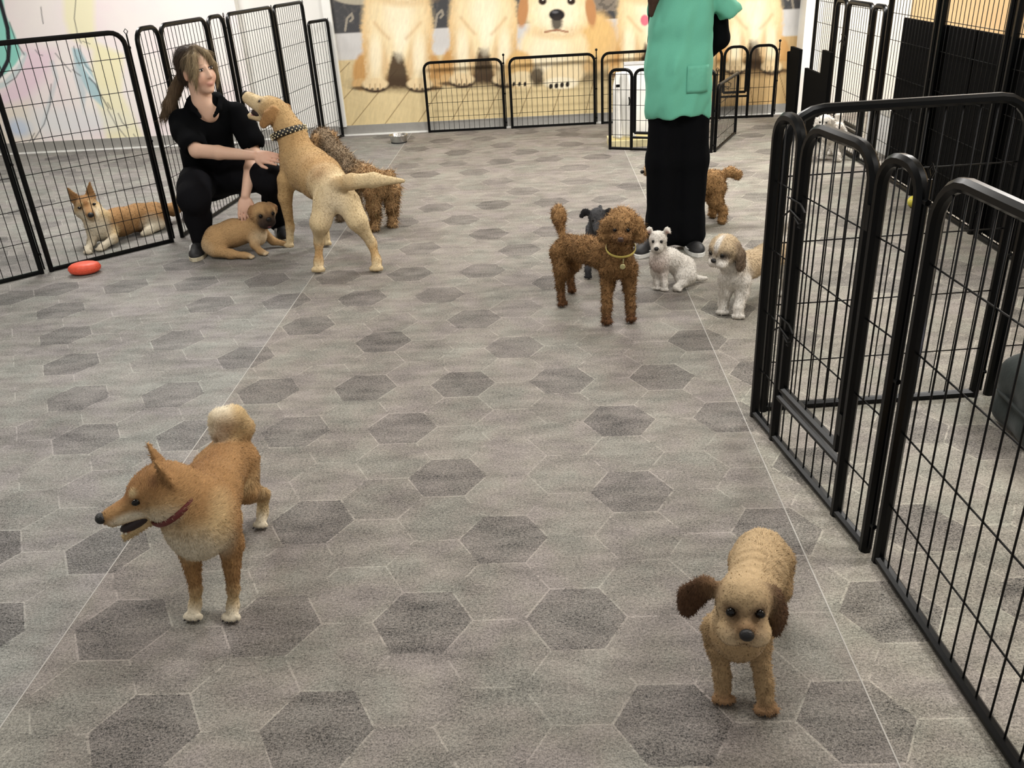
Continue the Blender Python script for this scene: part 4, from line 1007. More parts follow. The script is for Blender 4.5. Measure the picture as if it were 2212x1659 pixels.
finish(t, s, .0085, M_CURL, 18000, .026, .0016, std_flow((.4, -.4, -.8)), noise=noise3(17, .024, .006, 2), lift=.4, rnd=.5, seed=10, curl=.7, shade=.5)
face_bits(t, hc, hR, [(.05, .028, .012), (.05, -.028, .012)], .008, (.122, 0, -.02), (.012, .015, .012))

# --- apricot curly dog behind the standing woman
AP = (180, 138, 86)
t = thing('apricot_poodle', 'apricot curly dog standing behind the black trousers', 'dog', (.78, 4.68, 0))
s = Sdf(.025)
s.chain([((.665, 4.66, .225), .062), ((.78, 4.67, .230), .060), ((.915, 4.70, .228), .062)], AP); s.cone((.655, 4.655, .27), (.605, 4.635, .325), .048, .044, AP)
for xs, ys, xp, yp in ((.930, 4.67, .972, 4.668), (.925, 4.75, .945, 4.80)): leg(s, [((xs, ys, .20), .050), ((xs-.005, ys, .135), .036), ((xp, yp+.01, .07), .023), ((xp-.005, yp, .022), .024)], AP, (-.8, -.5, 0), .022, k=.018)
for xs, ys in ((.655, 4.63), (.66, 4.71)): leg(s, [((xs, ys, .2), .036), ((xs, ys, .12), .026), ((xs, ys, .05), .022), ((xs-.005, ys, .02), .022)], AP, (-1, -.2, 0), .022)
s.chain([((.965, 4.705, .265), .020), ((1.005, 4.71, .275), .026), ((1.045, 4.71, .255), .026)], AP, k=.012)
hR = frame((-.95, -.3, -.12)); hc = np.array((.600, 4.635, .345)); s.at(hc, hR)
s.ell((0, 0, 0), (.054, .054, .052), AP); s.cone((.03, 0, -.014), (.062, 0, -.02), .028, .020, (206, 170, 124))
for sg in (-1, 1): s.cone((-.015, sg*.05, .005), (-.012, sg*.056, -.045), .022, .024, AP, k=.008)
s.world()
finish(t, s, .0075, M_CURL, 16000, .011, .0014, std_flow((.4, -.2, -.8)), noise=noise3(19, .018, .0055, 2), lift=.5, rnd=.5, seed=11, curl=.7, shade=.5)
face_bits(t, hc, hR, [(.046, .025, .01), (.046, -.025, .01)], .007, (.088, 0, -.014), (.010, .012, .010))

# --- pug-faced dog lying by the woman
PG, PGL, PGD = (186, 148, 98), (214, 190, 152), (62, 50, 44)
t = thing('pug_mix', "short tan dog with a dark muzzle lying under the woman's hand", 'dog', (-1.68, 4.5, 0))
s = Sdf(.03)
s.chain([((-1.785, 4.500, .095), .074), ((-1.70, 4.525, .115), .070), ((-1.595, 4.555, .120), .060)], PG); s.cone((-1.58, 4.55, .155), (-1.535, 4.54, .195), .056, .052, PG)
s.ell((-1.80, 4.455, .070), (.065, .045, .058), PG); s.ell((-1.575, 4.53, .085), (.045, .035, .05), PGL)
s.chain([((-1.79, 4.435, .045), .034), ((-1.70, 4.415, .030), .024), ((-1.625, 4.410, .020), .016), ((-1.600, 4.408, .017), .016)], PG, k=.018); toes(s, (-1.592, 4.406, .014), (1, -.1, 0), .018, PGL)
s.chain([((-1.60, 4.52, .10), .032), ((-1.585, 4.48, .055), .022), ((-1.555, 4.462, .022), .016), ((-1.535, 4.458, .017), .016)], PG, k=.016); toes(s, (-1.53, 4.456, .014), (1, -.2, 0), .018, PGL)
s.chain([((-1.555, 4.58, .09), .028), ((-1.52, 4.60, .035), .020), ((-1.46, 4.60, .018), .015)], PG, k=.016); toes(s, (-1.45, 4.598, .014), (1, -.1, 0), .017, PG)
hR = frame((.62, -.76, -.12)); hc = np.array((-1.528, 4.535, .206)); s.at(hc, hR); s.zoom = 1.22
s.ell((0, 0, .004), (.054, .056, .050), PG, k=.015); s.ell((.036, 0, -.016), (.026, .036, .028), PGD, k=.012)
for sg in (-1, 1):
    s.ell((.040, sg*.018, -.024), (.022, .020, .022), PGD, k=.008)
    s.chain([((-.012, sg*.042, .034), .013), ((.004, sg*.056, .022), .014), ((.010, sg*.060, .000), .008)], (150, 112, 72), k=.006, flat=((1, 0, .3), .5))
    s.paint((.042, sg*.029, .010), (.018, .014, .014), PGD, .6, .9)
s.ell((.032, 0, -.042), (.026, .030, .012), PGD, k=.006); s.paint((.05, 0, -.02), (.03, .04, .032), PGD, .5, .95); s.paint((.045, 0, .02), (.02, .008, .02), (120, 90, 62), .6, .7)
s.zoom = 1.0; s.world(); s.paint((-1.84, 4.46, .05), (.05, .06, .05), PGL, .7, .8); s.paint((-1.57, 4.51, .07), (.04, .04, .05), PGL, .6, .8)
finish(t, s, .0062, M_FUR, 16000, .006, .0010, std_flow((-1, -.1, -.4)), lift=.15, rnd=.16, seed=12, shade=.14)
face_bits(t, hc, hR, [(.0465, .0285, .012), (.0465, -.0285, .012)], (.007, .0085, .0085), (.0655, 0, -.002), (.007, .012, .009), sc=1.22)
mouth_bits(t, hc, hR, (.046, 0, -.036), (.016, .024, .003), (.052, 0, -.040), (.012, .010, .002), sc=1.22)

# --- shiba lying behind the left fence
t = thing('shiba_dog', 'red shiba lying on the floor behind the tall left fence', 'dog', (-2.5, 4.95, 0))
s = Sdf(.03)
s.chain([((-2.585, 4.83, .098), .074), ((-2.53, 4.93, .096), .078), ((-2.455, 5.04, .090), .076), ((-2.395, 5.13, .082), .074)], RED)
s.ell((-2.592, 4.795, .100), (.064, .05, .068), SWHITE); s.cone((-2.595, 4.82, .150), (-2.645, 4.840, .205), .070, .062, SCREAM)
s.chain([((-2.625, 4.80, .08), .032), ((-2.622, 4.74, .035), .022), ((-2.602, 4.655, .022), .018), ((-2.596, 4.635, .017), .018)], [SCREAM, SWHITE, SWHITE], k=.016); toes(s, (-2.595, 4.632, .015), (.1, -1, 0), .02, SWHITE)
s.chain([((-2.525, 4.83, .08), .032), ((-2.505, 4.77, .040), .024), ((-2.535, 4.70, .022), .018), ((-2.545, 4.68, .017), .018)], [SCREAM, SWHITE, SWHITE], k=.016); toes(s, (-2.547, 4.677, .015), (-.2, -1, 0), .02, SWHITE)
s.ell((-2.36, 5.07, .075), (.055, .07, .07), RED); s.chain([((-2.345, 5.04, .045), .036), ((-2.385, 4.97, .026), .024), ((-2.405, 4.935, .016), .015)], [SWHITE, SWHITE], k=.015)
s.chain([((-2.365, 5.19, .10), .03), ((-2.33, 5.25, .075), .036), ((-2.30, 5.30, .09), .034), ((-2.29, 5.31, .14), .022)], [RED, RED, SCREAM], k=.02)
hR = frame((.52, -.85, -.10), (-.12, 0, 1)); hc = np.array((-2.652, 4.850, .228)); shiba_head(s, hc, hR, False, sc=1.2)
s.paint((-2.59, 4.77, .10), (.07, .06, .08), SWHITE, .5); s.paint((-2.37, 5.0, .05), (.05, .05, .05), SWHITE, .6, .9)
s.at(hc, hR); s.paint((.06, 0, -.028), (.06, .06, .028), SWHITE, .5); s.world()
finish(t, s, .0068, M_FUR, 16000, .010, .0012, std_flow((.4, .8, -.4)), lift=.2, rnd=.2, seed=13, shade=.14, mask=lambda P: np.clip(np.linalg.norm(P-(hc+hR@np.array([.07, 0, -.01])), axis=1)*14, .15, 1))
face_bits(t, hc, hR, [(.053, .034, .010), (.053, -.034, .010)], (.008, .0085, .006), (.128, 0, -.012), (.0125, .0145, .012), sc=1.2)

# --- white dog far right
t = thing('white_fluffy_dog', 'white fluffy dog standing near the far right fence', 'dog', (1.98, 6.08, 0))
s = Sdf(.025)
s.chain([((1.945, 6.06, .175), .054), ((2.0, 6.12, .178), .054), ((2.045, 6.19, .172), .052)], WH); s.cone((1.935, 6.05, .21), (1.905, 6.02, .255), .042, .040, WH)
for xs, ys, xp, yp in ((1.935, 6.08, 1.928, 6.095), (1.985, 6.045, 2.005, 6.02)): leg(s, [((xs, ys, .15), .03), ((xs, ys, .09), .024), ((xp, yp, .04), .021), ((xp, yp-.005, .02), .022)], WH, (-.4, -1, 0), .022)
for xs, ys in ((2.025, 6.21), (2.075, 6.17)): leg(s, [((xs, ys, .15), .034), ((xs, ys-.01, .09), .026), ((xs, ys, .02), .022)], WH, (-.4, -1, 0), .022)
s.cone((2.06, 6.22, .22), (2.05, 6.22, .27), .024, .026, WH)
hR = frame((-.5, -.85, -.15)); hc = np.array((1.890, 6.005, .275)); s.at(hc, hR)
s.ell((0, 0, 0), (.046, .048, .046), WH); s.cone((.025, 0, -.012), (.052, 0, -.018), .024, .019, WH, k=.01)
for sg in (-1, 1): s.cone((-.01, sg*.046, .005), (-.008, sg*.054, -.04), .018, .019, WH, k=.008)
s.world()
finish(t, s, .007, M_CURL, 7000, .010, .0016, std_flow((.3, .3, -.8)), noise=noise3(23, .02, .003), lift=.45, rnd=.4, seed=14, shade=.1)
face_bits(t, hc, hR, [(.041, .021, .008), (.041, -.021, .008)], .0065, (.072, 0, -.012), (.009, .011, .009))
# ------------------------------------------------------------------ people
SK, SKD, LIP = (222, 184, 160), (206, 160, 136), (190, 128, 116)
def hand(s, w, x, z, thumb=1, curl=.35, sc=1.0, col=SK, spread=1.0):
    """palm + five fingers; x along the fingers, z out of the back of the hand"""
    x = unit(x); y = unit(np.cross(z, x)); z = np.cross(x, y); R = np.stack([x, y, z], 1)
    s.at(w, R*sc); k = .006
    s.ell((.045, 0, 0), np.array((.046, .036, .0135))*sc, col, k=.008)
    for y0, ln, dx in ((.027, .066, 0), (.0095, .076, .004), (-.0085, .070, .002), (-.0255, .054, -.006)):
        p0 = np.array((.080+dx, y0, -.001)); a1 = curl*.7; a2 = curl*1.7; sp = y0*.25*spread
        p1 = p0+np.array((cos(a1), sp, -sin(a1)))*ln*.5; p2 = p1+np.array((cos(a2), sp*.6, -sin(a2)))*ln*.5
        s.cone(p0-np.array((.02, 0, 0)), p0, .0092*sc, .0088*sc, col, k=k); s.cone(p0, p1, .0086*sc, .0078*sc, col, k=.002); s.cone(p1, p2, .0078*sc, .0064*sc, col, k=.002)
    t_ = thumb
    s.cone((.022, t_*.026, -.004), (.050, t_*.046, -.012), .0125*sc, .0100*sc, col, k=k); s.cone((.050, t_*.046, -.012), (.074, t_*.050, -.022), .0098*sc, .0075*sc, col, k=.003)
    s.world()
def head_prims(s, hc, R, col=SK):
    s.at(hc, R)
    s.ell((-.018, 0, .035), (.090, .072, .082), col, k=.02); s.ell((.020, 0, -.028), (.066, .060, .080), col, k=.02)
    s.ell((.030, 0, -.076), (.044, .043, .034), col, k=.02); s.ell((.062, 0, -.098), (.017, .020, .014), col, k=.018)
    for sg in (-1, 1):
        s.ell((.048, sg*.034, -.028), (.032, .028, .034), col, k=.018); s.ell((-.008, sg*.072, -.010), (.017, .008, .029), SKD, k=.006)
        s.ell((.078, sg*.031, .010), (.008, .016, .010), col, k=.006, neg=True)
    s.cone((.078, 0, .018), (.094, 0, -.026), .007, .011, col, k=.010); s.ell((.088, .009, -.030), (.009, .008, .006), col, k=.006); s.ell((.088, -.009, -.030), (.009, .008, .006), col, k=.006)
    s.ell((.080, 0, -.060), (.008, .021, .0048), LIP, k=.004); s.ell((.079, 0, -.068), (.008, .018, .0055), LIP, k=.004)
    for sg in (-1, 1):
        s.paint((.080, sg*.032, .034), (.014, .019, .0042), (122, 92, 72), .7, .8, rot=frame((1, 0, 0))); s.paint((.06, sg*.040, -.034), (.03, .02, .022), (226, 158, 138), .9, .45)
        s.paint((.078, sg*.031, .014), (.012, .019, .010), (188, 140, 118), .7, .5)
    s.paint((.09, 0, -.030), (.012, .014, .008), (208, 152, 132), .8, .6); s.world()
def eyes_h(t, hc, R):
    loc = np.asarray(t.location)
    for sg in (-1, 1):
        p = np.asarray(hc)+R@np.array((.0735, sg*.031, .0095)); MB().sphere(p-loc, (.0065, .0145, .0062), 14, 10, R).build('eye', plain('eye_white', (214, 204, 196), .3, var=.0), t)
        p = np.asarray(hc)+R@np.array((.0788, sg*.0305, .0095)); MB().sphere(p-loc, (.0026, .0062, .0060), 12, 8, R).build('iris', M_EYE, t)
        q = np.asarray(hc)+R@np.array((.0765, sg*.032, .0165)); MB().sphere(q-loc, (.005, .0165, .0024), 12, 8, R).build('eyelash', plain('lash', (42, 32, 28), .6, var=0), t)
def cloth(t, s, h, name, mat, noise=None, relax=2):
    V, Q, C = s.mesh(h, noise, relax); return body_obj(t, V, Q, C, mat, name)
def folds(seed, amp, direction=(1, 0, 0), scale=.05, stretch=4):
    d = unit(direction); nz = noise3(seed, scale, amp, 2)
    return lambda X: nz(X-np.outer(X@d, d)*(1-1/stretch))
M_SHIRT = vcol('black_cotton', .9, .05, .08, 300, .2, .001)
M_CLOTH = vcol('cotton', .85, .15, .04, 300, .2, .001, sheen=.1)
BK, CH = (13, 14, 16), (22, 22, 25)
# --- crouching woman in black
t = thing('person', 'person in black polo and trousers crouching to pet the dogs', 'person', (-1.85, 4.72, 0))
s = Sdf(.02)
hR = frame((.84, -.54, .02), (-.10, -.03, 1)); hc = np.array((-1.800, 4.735, .930))
head_prims(s, hc, hR)
nk = np.array((-1.815, 4.765, .765))
s.cone(hc+hR@np.array((-.025, 0, -.06)), nk, .052, .054, SK); s.cone(nk, (-1.82, 4.81, .68), .054, .056, SK); s.cone((-1.82, 4.81, .68), (-1.90, 4.88, .42), .058, .07, SK)
s.ell((-1.795, 4.750, .720), (.060, .036, .060), SK)
sh_r, el_r, wr_r = (-1.965, 4.785, .675), (-1.845, 4.610, .545), (-1.520, 4.555, .515)
sh_l, el_l, wr_l = (-1.665, 4.845, .690), (-1.588, 4.750, .490), (-1.612, 4.560, .305)
s.cone((-1.85, 4.81, .67), sh_r, .04, .042, SK); s.cone((-1.80, 4.82, .68), sh_l, .04, .042, SK)
for a, e, w in ((sh_r, el_r, wr_r), (sh_l, el_l, wr_l)):
    s.cone(a, e, .044, .038, SK, k=.015); m = np.array(e)*.62+np.array(w)*.38
    s.cone(e, m, .037, .037, SK, k=.012); s.cone(m, w, .036, .0235, SK, k=.012)
hand(s, wr_r, (.93, -.25, -.12), (-.25, -.78, .55), thumb=-1, curl=.30)
hand(s, wr_l, (-.14, -.42, -.88), (.10, -.88, .42), thumb=1, curl=.30)
s.paint(np.array(wr_r)+(.1, -.02, 0), (.09, .09, .09), (222, 170, 148), .8, .5); s.paint(np.array(wr_l)+(-.02, -.06, -.08), (.08, .08, .08), (222, 170, 148), .8, .4)
V, Q, C = s.mesh(.0048, None, 1); body_obj(t, V, Q, C, M_SKIN); eyes_h(t, hc, hR)
# hair: dark roots, pale fringe, pony tail over the shoulder
HD, HM, HLt = (74, 62, 52), (112, 94, 74), (164, 146, 116)
s = Sdf(.012); s.at(hc, hR)
s.ell((-.032, 0, .048), (.088, .079, .080), HD); s.ell((-.058, 0, -.002), (.060, .074, .072), HD)
s.ell((.065, 0, -.045), (.075, .060, .085), HD, neg=True, k=.008); s.ell((.085, 0, .035), (.045, .046, .050), HD, neg=True, k=.008)
for sg in (-1, 1): s.ell((.0, sg*.085, -.015), (.026, .03, .036), HD, neg=True, k=.006)
for sg, w_ in ((-1, .011), (1, .011)):
    s.chain([((.035, sg*.006, .116), w_), ((.066, sg*.038, .082), w_*1.25), ((.070, sg*.058, .030), w_*1.2), ((.060, sg*.068, -.020), w_), ((.052, sg*.070, -.058), w_*.5)], HLt, k=.006, flat=((1, 0, 0), .8))
    s.chain([((.020, sg*.010, .122), .012), ((.042, sg*.055, .080), .014), ((.040, sg*.072, .030), .012), ((.036, sg*.076, -.010), .008)], HM, k=.006)
    s.paint((.045, sg*.062, .04), (.04, .03, .08), HLt, .6, .8)
s.paint((-.02, 0, .12), (.08, .05, .03), (60, 50, 44), .7, .8); s.world()
pt = hc+hR@np.array((-.112, -.004, -.005))
s.chain([(hc+hR@np.array((-.085, 0, .01)), .030), (pt, .026), ((-1.965, 4.800, .835), .030), ((-2.010, 4.790, .765), .030), ((-2.045, 4.785, .715), .018), ((-2.075, 4.785, .695), .005)], [HD, HM, HM, HM, HM], k=.01)
V, Q, C = s.mesh(.0052, folds(31, .0022, (0, 0, 1), .010, 5), 1); o = body_obj(t, V, Q, C, vcol('hair', .55, .22, .22, 240, .6, .002), 'hair')
loc = np.asarray(t.location); fur(o, V-loc, Q, C, 9000, .045, .0008, std_flow((-.25, .15, -1)), .05, .08, 40, None, 0, .3, .1, 'hair_strands')
# polo shirt
s = Sdf(.03)
ax = (.34, -.94, 0)
s.cone((-1.915, 4.87, .345), (-1.875, 4.84, .50), .135, .135, BK, flat=(ax, .80)); s.cone((-1.875, 4.84, .50), (-1.825, 4.815, .635), .140, .125, BK, flat=(ax, .72))
s.cone((-1.955, 4.795, .672), (-1.680, 4.845, .690), .058, .056, BK); s.cone((-1.88, 4.79, .725), (-1.75, 4.81, .735), .055, .055, BK); s.cone((-1.845, 4.79, .752), (-1.785, 4.795, .757), .066, .066, BK)
s.chain([((-1.965, 4.785, .668), .066), ((-1.930, 4.735, .625), .070), ((-1.870, 4.650, .568), .072)], BK); s.chain([((-1.672, 4.845, .685), .062), ((-1.635, 4.820, .625), .066), ((-1.600, 4.785, .555), .070)], BK)
s.cone(np.array(el_r)*1.0+(0, 0, 0), np.array(el_r)+(.1, -.05, -.05), .050, .050, BK, neg=True, k=.006); s.cone((-1.590, 4.768, .500), (-1.585, 4.74, .40), .052, .050, BK, neg=True, k=.006)
s.cone((-1.800, 4.765, .860), (-1.772, 4.650, .695), .066, .016, BK, neg=True, k=.006)
# collar flaps
s.chain([((-1.872, 4.805, .795), .012), ((-1.876, 4.750, .782), .016), ((-1.850, 4.705, .742), .017), ((-1.815, 4.685, .705), .010)], BK, k=.010, flat=((.3, -.6, .6), .55)); s.chain([((-1.742, 4.82, .805), .012), ((-1.712, 4.765, .787), .016), ((-1.712, 4.712, .742), .017), ((-1.740, 4.685, .705), .010)], BK, k=.010, flat=((.6, -.6, .5), .55))
cloth(t, s, .0068, 'shirt', M_SHIRT, folds(33, .006, (.2, .1, 1), .06, 3))
# trousers
s = Sdf(.03)
s.ell((-1.915, 4.90, .33), (.150, .135, .120), CH)
s.chain([((-1.965, 4.86, .335), .105), ((-1.90, 4.62, .345), .092), ((-1.875, 4.515, .315), .080)], CH); s.chain([((-1.875, 4.515, .315), .078), ((-1.900, 4.565, .20), .070), ((-1.905, 4.575, .075), .058)], CH)
s.chain([((-1.845, 4.88, .335), .105), ((-1.64, 4.74, .375), .090), ((-1.475, 4.640, .365), .078)], CH); s.chain([((-1.475, 4.640, .365), .074), ((-1.52, 4.76, .22), .066), ((-1.545, 4.82, .085), .056)], CH)
cloth(t, s, .0085, 'trousers', M_SHIRT, folds(35, .007, (.3, .2, 1), .07, 2))
M_SHOE = plain('black_shoe', (24, 24, 26), .6, var=.1); M_SOLE = plain('cream_sole', (206, 196, 170), .7, var=.05); M_STRIPE = plain('white_stripe', (225, 225, 222), .6, var=.02)
def shoe(t, heel, f, L=.235, stripes=True, sole=M_SOLE, mat=None):
    f = unit((f[0], f[1], 0)); R = np.stack([f, np.cross((0, 0, 1), f), (0, 0, 1)], 1)
    s = Sdf(.02); s.at(heel, R); c = (24, 24, 26)
    s.chain([((.045, 0, .045), .036), ((.11, 0, .038), .036), ((.17, 0, .024), .036), ((L-.04, 0, .020), .030)], c, flat=((0, 0, 1), .8)); s.cone((.04, 0, .05), (.045, 0, .10), .038, .042, c)
    s.ell((.11, 0, -.045), (.3, .2, .055), c, neg=True, k=.004); s.world()
    V, Q, C = s.mesh(.0062, None, 1); o = body_obj(t, V, Q, C, mat or M_SHOE, 'shoe')
    pts = [(.03, .030), (.10, .041), (.17, .042), (L-.03, .034), (L+.0, .012)]; ring_ = [(x, y) for x, y in pts]+[(x, -y) for x, y in pts[::-1]]+[(.005, -.018), (.005, .018)]
    n = len(ring_); V = [heel+R@np.array((x, y, z)) for z in (.001, .020) for x, y in ring_]
    V = np.array(V)-np.asarray(t.location); cen = V.reshape(2, n, 3).mean(1); V = np.vstack([V, cen])
    Qs = [(i, (i+1) % n, n+(i+1) % n, n+i) for i in range(n)]; T = [(2*n, (i+1) % n, i) for i in range(n)]+[(2*n+1, n+i, n+(i+1) % n) for i in range(n)]
    so = obj('sole', mesh_np('sole', V, [np.array(Qs), np.array(T)], None, False), sole, t)
    if stripes:
        for sg in (-1, 1):
            for i in range(3):
                a = heel+R@np.array((.085+i*.026, sg*.0385, .024)); b = heel+R@np.array((.068+i*.026, sg*.034, .062))
                MB().tube([a-np.asarray(t.location), b-np.asarray(t.location)], .0055, 8).build('stripe', M_STRIPE, o)
shoe(t, np.array((-1.930, 4.625, 0)), (.15, -1, 0)); shoe(t, np.array((-1.565, 4.88, 0)), (.45, -.9, 0))
# --- standing woman in a green tunic
t = thing('person', 'person in a green tunic and wide black trousers standing among dogs', 'person', (.645, 4.27, 0))
s = Sdf(.025)
hR = frame((-.25, -.95, -.18)); hc = np.array((.655, 4.245, 1.455)); head_prims(s, hc, hR)
s.cone(hc+hR@np.array((-.025, 0, -.06)), (.652, 4.275, 1.285), .052, .055, SK); s.cone((.652, 4.275, 1.285), (.65, 4.29, 1.20), .055, .06, SK); s.cone((.65, 4.29, 1.20), (.65, 4.29, .85), .065, .07, SK)
arms = (((.800, 4.28, 1.235), (.842, 4.345, .985), (.735, 4.425, .860), 1), ((.548, 4.31, 1.235), (.560, 4.425, .985), (.620, 4.445, .850), -1))
for a, e, w, sg in arms:
    s.cone((.65+.06*sg, 4.28, 1.24), a, .05, .05, SK); s.cone(a, e, .042, .036, SK, k=.015); s.cone(e, w, .035, .023, SK, k=.015)
    hand(s, w, (-sg*.8, .2, -.35), (0, 1, .2), thumb=1 if sg < 0 else -1, curl=.5)
for sg in (-1, 1): s.chain([((.65+sg*.05, 4.285, .85), .055), ((.65+sg*.065, 4.28, .45), .05), ((.645+sg*.085, 4.28, .08), .038), ((.645+sg*.09, 4.25, .05), .035)], SK)
V, Q, C = s.mesh(.0062, None, 1); body_obj(t, V, Q, C, M_SKIN); eyes_h(t, hc, hR)
HB = (64, 46, 36)
s = Sdf(.012); s.at(hc, hR); s.ell((-.030, 0, .046), (.090, .080, .082), HB); s.ell((-.058, 0, -.02), (.062, .078, .10), HB); s.ell((.07, 0, -.04), (.075, .058, .095), HB, neg=True, k=.008); s.ell((.085, 0, .03), (.045, .046, .055), HB, neg=True, k=.008)
for sg in (-1, 1): s.chain([((.03, sg*.03, .115), .014), ((.055, sg*.062, .05), .016), ((.045, sg*.074, -.03), .015), ((.03, sg*.078, -.12), .018)], HB, k=.008)
s.world(); s.chain([((.565, 4.215, 1.36), .026), ((.530, 4.185, 1.27), .026), ((.508, 4.165, 1.18), .024), ((.498, 4.155, 1.115), .010)], HB); s.chain([(hc+hR@np.array((-.09, 0, -.03)), .06), ((.67, 4.36, 1.28), .055), ((.67, 4.385, 1.12), .03)], HB)
V, Q, C = s.mesh(.0062, folds(41, .002, (0, 0, 1), .010, 5), 1); body_obj(t, V, Q, C, bpy.data.materials['hair'], 'hair')
# long black sleeves of the undershirt
s = Sdf(.02)
for a, e, w, sg in arms: s.cone(a, e, .046, .044, BK); s.cone(e, w, .043, .032, BK)
s.cone((.60, 4.30, 1.22), (.70, 4.30, 1.22), .055, .055, BK)
cloth(t, s, .008, 'undershirt', M_SHIRT, folds(43, .003, (0, 0, 1), .05, 2))
# trousers
s = Sdf(.03)
s.cone((.605, 4.285, .86), (.695, 4.285, .86), .07, .07, CH)
s.chain([((.600, 4.285, .84), .070), ((.592, 4.282, .68), .082), ((.580, 4.28, .45), .080), ((.583, 4.275, .15), .076), ((.578, 4.265, .075), .080)], BK); s.chain([((.700, 4.285, .84), .070), ((.708, 4.282, .68), .082), ((.722, 4.28, .45), .080), ((.716, 4.275, .15), .076), ((.722, 4.265, .075), .080)], BK)
s.ell((.65, 4.28, -.06), (.4, .4, .085), BK, neg=True, k=.008)
cloth(t, s, .0095, 'trousers', M_SHIRT, folds(45, .012, (0, 0, 1), .06, 5))
# tunic
GN = (108, 186, 160)
s = Sdf(.03); ax = (0, 1, 0)
s.chain([((.648, 4.275, .70), .152), ((.645, 4.275, .88), .150), ((.652, 4.28, 1.08), .138), ((.655, 4.28, 1.19), .130)], GN, flat=(ax, .80)); s.ell((.648, 4.275, .50), (.3, .3, .180), GN, neg=True, k=.006)
s.cone((.565, 4.28, 1.235), (.77, 4.28, 1.235), .062, .062, GN); s.cone((.60, 4.28, 1.275), (.70, 4.28, 1.275), .05, .05, GN)
for sg, e in ((1, (.860, 4.285, 1.105)), (-1, (.565, 4.400, 1.13))): s.chain([((.655+sg*(.122 if sg > 0 else .085), 4.285, 1.230), .060), (e, .060 if sg > 0 else .048)], GN); s.ell(np.array(e)+unit(np.array(e)-np.array((.655+sg*.122, 4.285, 1.23)))*.125, .11, GN, neg=True, k=.004)
s.cone((.652, 4.25, 1.36), (.650, 4.18, 1.275), .058, .014, GN, neg=True, k=.006)
o = cloth(t, s, .0075, 'tunic', M_CLOTH, lambda X: folds(47, .022, (.16, 0, 1), .07, 4)(X)+folds(48, .009, (.6, 0, .8), .05, 3)(X)); V = np.array([v.co for v in o.data.vertices])+np.array(t.location)
# pockets sewn on the front: sample the tunic's own surface
M_GREEN = plain('green_cotton', (104, 182, 156), .85, var=.05, scale=60)
def patch(x0, x1, z0, z1, name):
    nx, nz = 9, 9; P = []
    for i in range(nx):
        for j in range(nz):
            x = x0+(x1-x0)*i/(nx-1); z = z0+(z1-z0)*j/(nz-1); m = (np.abs(V[:, 0]-x) < .012) & (np.abs(V[:, 2]-z) < .012) & (V[:, 1] < 4.30)
            P.append((x, (V[m, 1].min() if m.any() else 4.17)-.0012, z))
    P = np.array(P)-np.array(t.location); idx = np.arange(nx*nz).reshape(nx, nz)
    Qf = np.stack([idx[:-1, :-1], idx[1:, :-1], idx[1:, 1:], idx[:-1, 1:]], -1).reshape(-1, 4)
    q = obj(name, mesh_np(name, P, Qf), M_GREEN, t); sm = q.modifiers.new('thick', 'SOLIDIFY'); sm.thickness = .0016; sm.offset = 0; return q
patch(.665, .765, .775, .895, 'pocket')
shoe(t, np.array((.555, 4.33, 0)), (-.5, -.9, 0), .23, False, plain('white_sole', (226, 226, 222), .6, var=.02)); shoe(t, np.array((.72, 4.335, 0)), (.15, -1, 0), .23, False, plain('white_sole_b', (226, 226, 222), .6, var=.02))
for hl, f in (((.555, 4.33, 0), (-.5, -.9, 0)), ((.72, 4.335, 0), (.15, -1, 0))):   # pale side flash of the shoes
    f = unit(f); R = np.stack([f, np.cross((0, 0, 1), f), (0, 0, 1)], 1)
    for sg in (-1, 1):
        P = [np.array(hl)+R@np.array(q)-np.array(t.location) for q in ((.17, sg*.0395, .028), (.135, sg*.041, .022), (.09, sg*.0385, .036), (.06, sg*.036, .060))]
        MB().tube(P, [.002, .005, .006, .002], 6).build('shoe_flash', M_STRIPE, t)
# ------------------------------------------------------------------ small things
t = thing('steel_bowl', 'round stainless steel water bowl on the floor by the far wall', 'bowl', (-1.234, 7.50, 0))
MB().lathe([(.0, .004), (.055, .004), (.060, .010), (.072, .062), (.074, .066), (.079, .067), (.080, .064), (.076, .060), (.066, .006), (.060, 0), (0, 0)], seg=40).build('bowl', plain('stainless_steel', (206, 204, 200), .25, 1.0, var=.04), t)
MB().lathe([(.061, 0), (.0675, 0), (.0685, .008), (.0645, .012)], seg=40).build('rubber_foot', plain('black_rubber', (26, 26, 26), .7), t)
s = Sdf(.01); c = np.array((2.058, 4.822, .033)); s.ell(c, .033, (214, 202, 88))
V, Q, C = s.mesh(.003, None, 1); t = thing('tennis_ball', 'yellow ball lying at the foot of the black boards', 'ball', tuple(c-np.array((0, 0, .033)))); body_obj(t, V, Q, C, M_FUR, 'ball')
fur(t, V-np.array(t.location), Q, C, 1500, .003, .0008, std_flow((1, 0, 0)), .6, .5, 50, None, 0, .2)
a = np.linspace(0, 2*pi, 60, endpoint=False); P = np.stack([np.cos(a)*.85, np.sin(a)*.85, .5*np.sin(2*a)], 1); P = P/np.linalg.norm(P, axis=1)[:, None]*.0332
MB().tube(P+np.array((0, 0, .033)), .0012, 6, True).build('seam', plain('ball_seam', (226, 222, 196), .7), t)
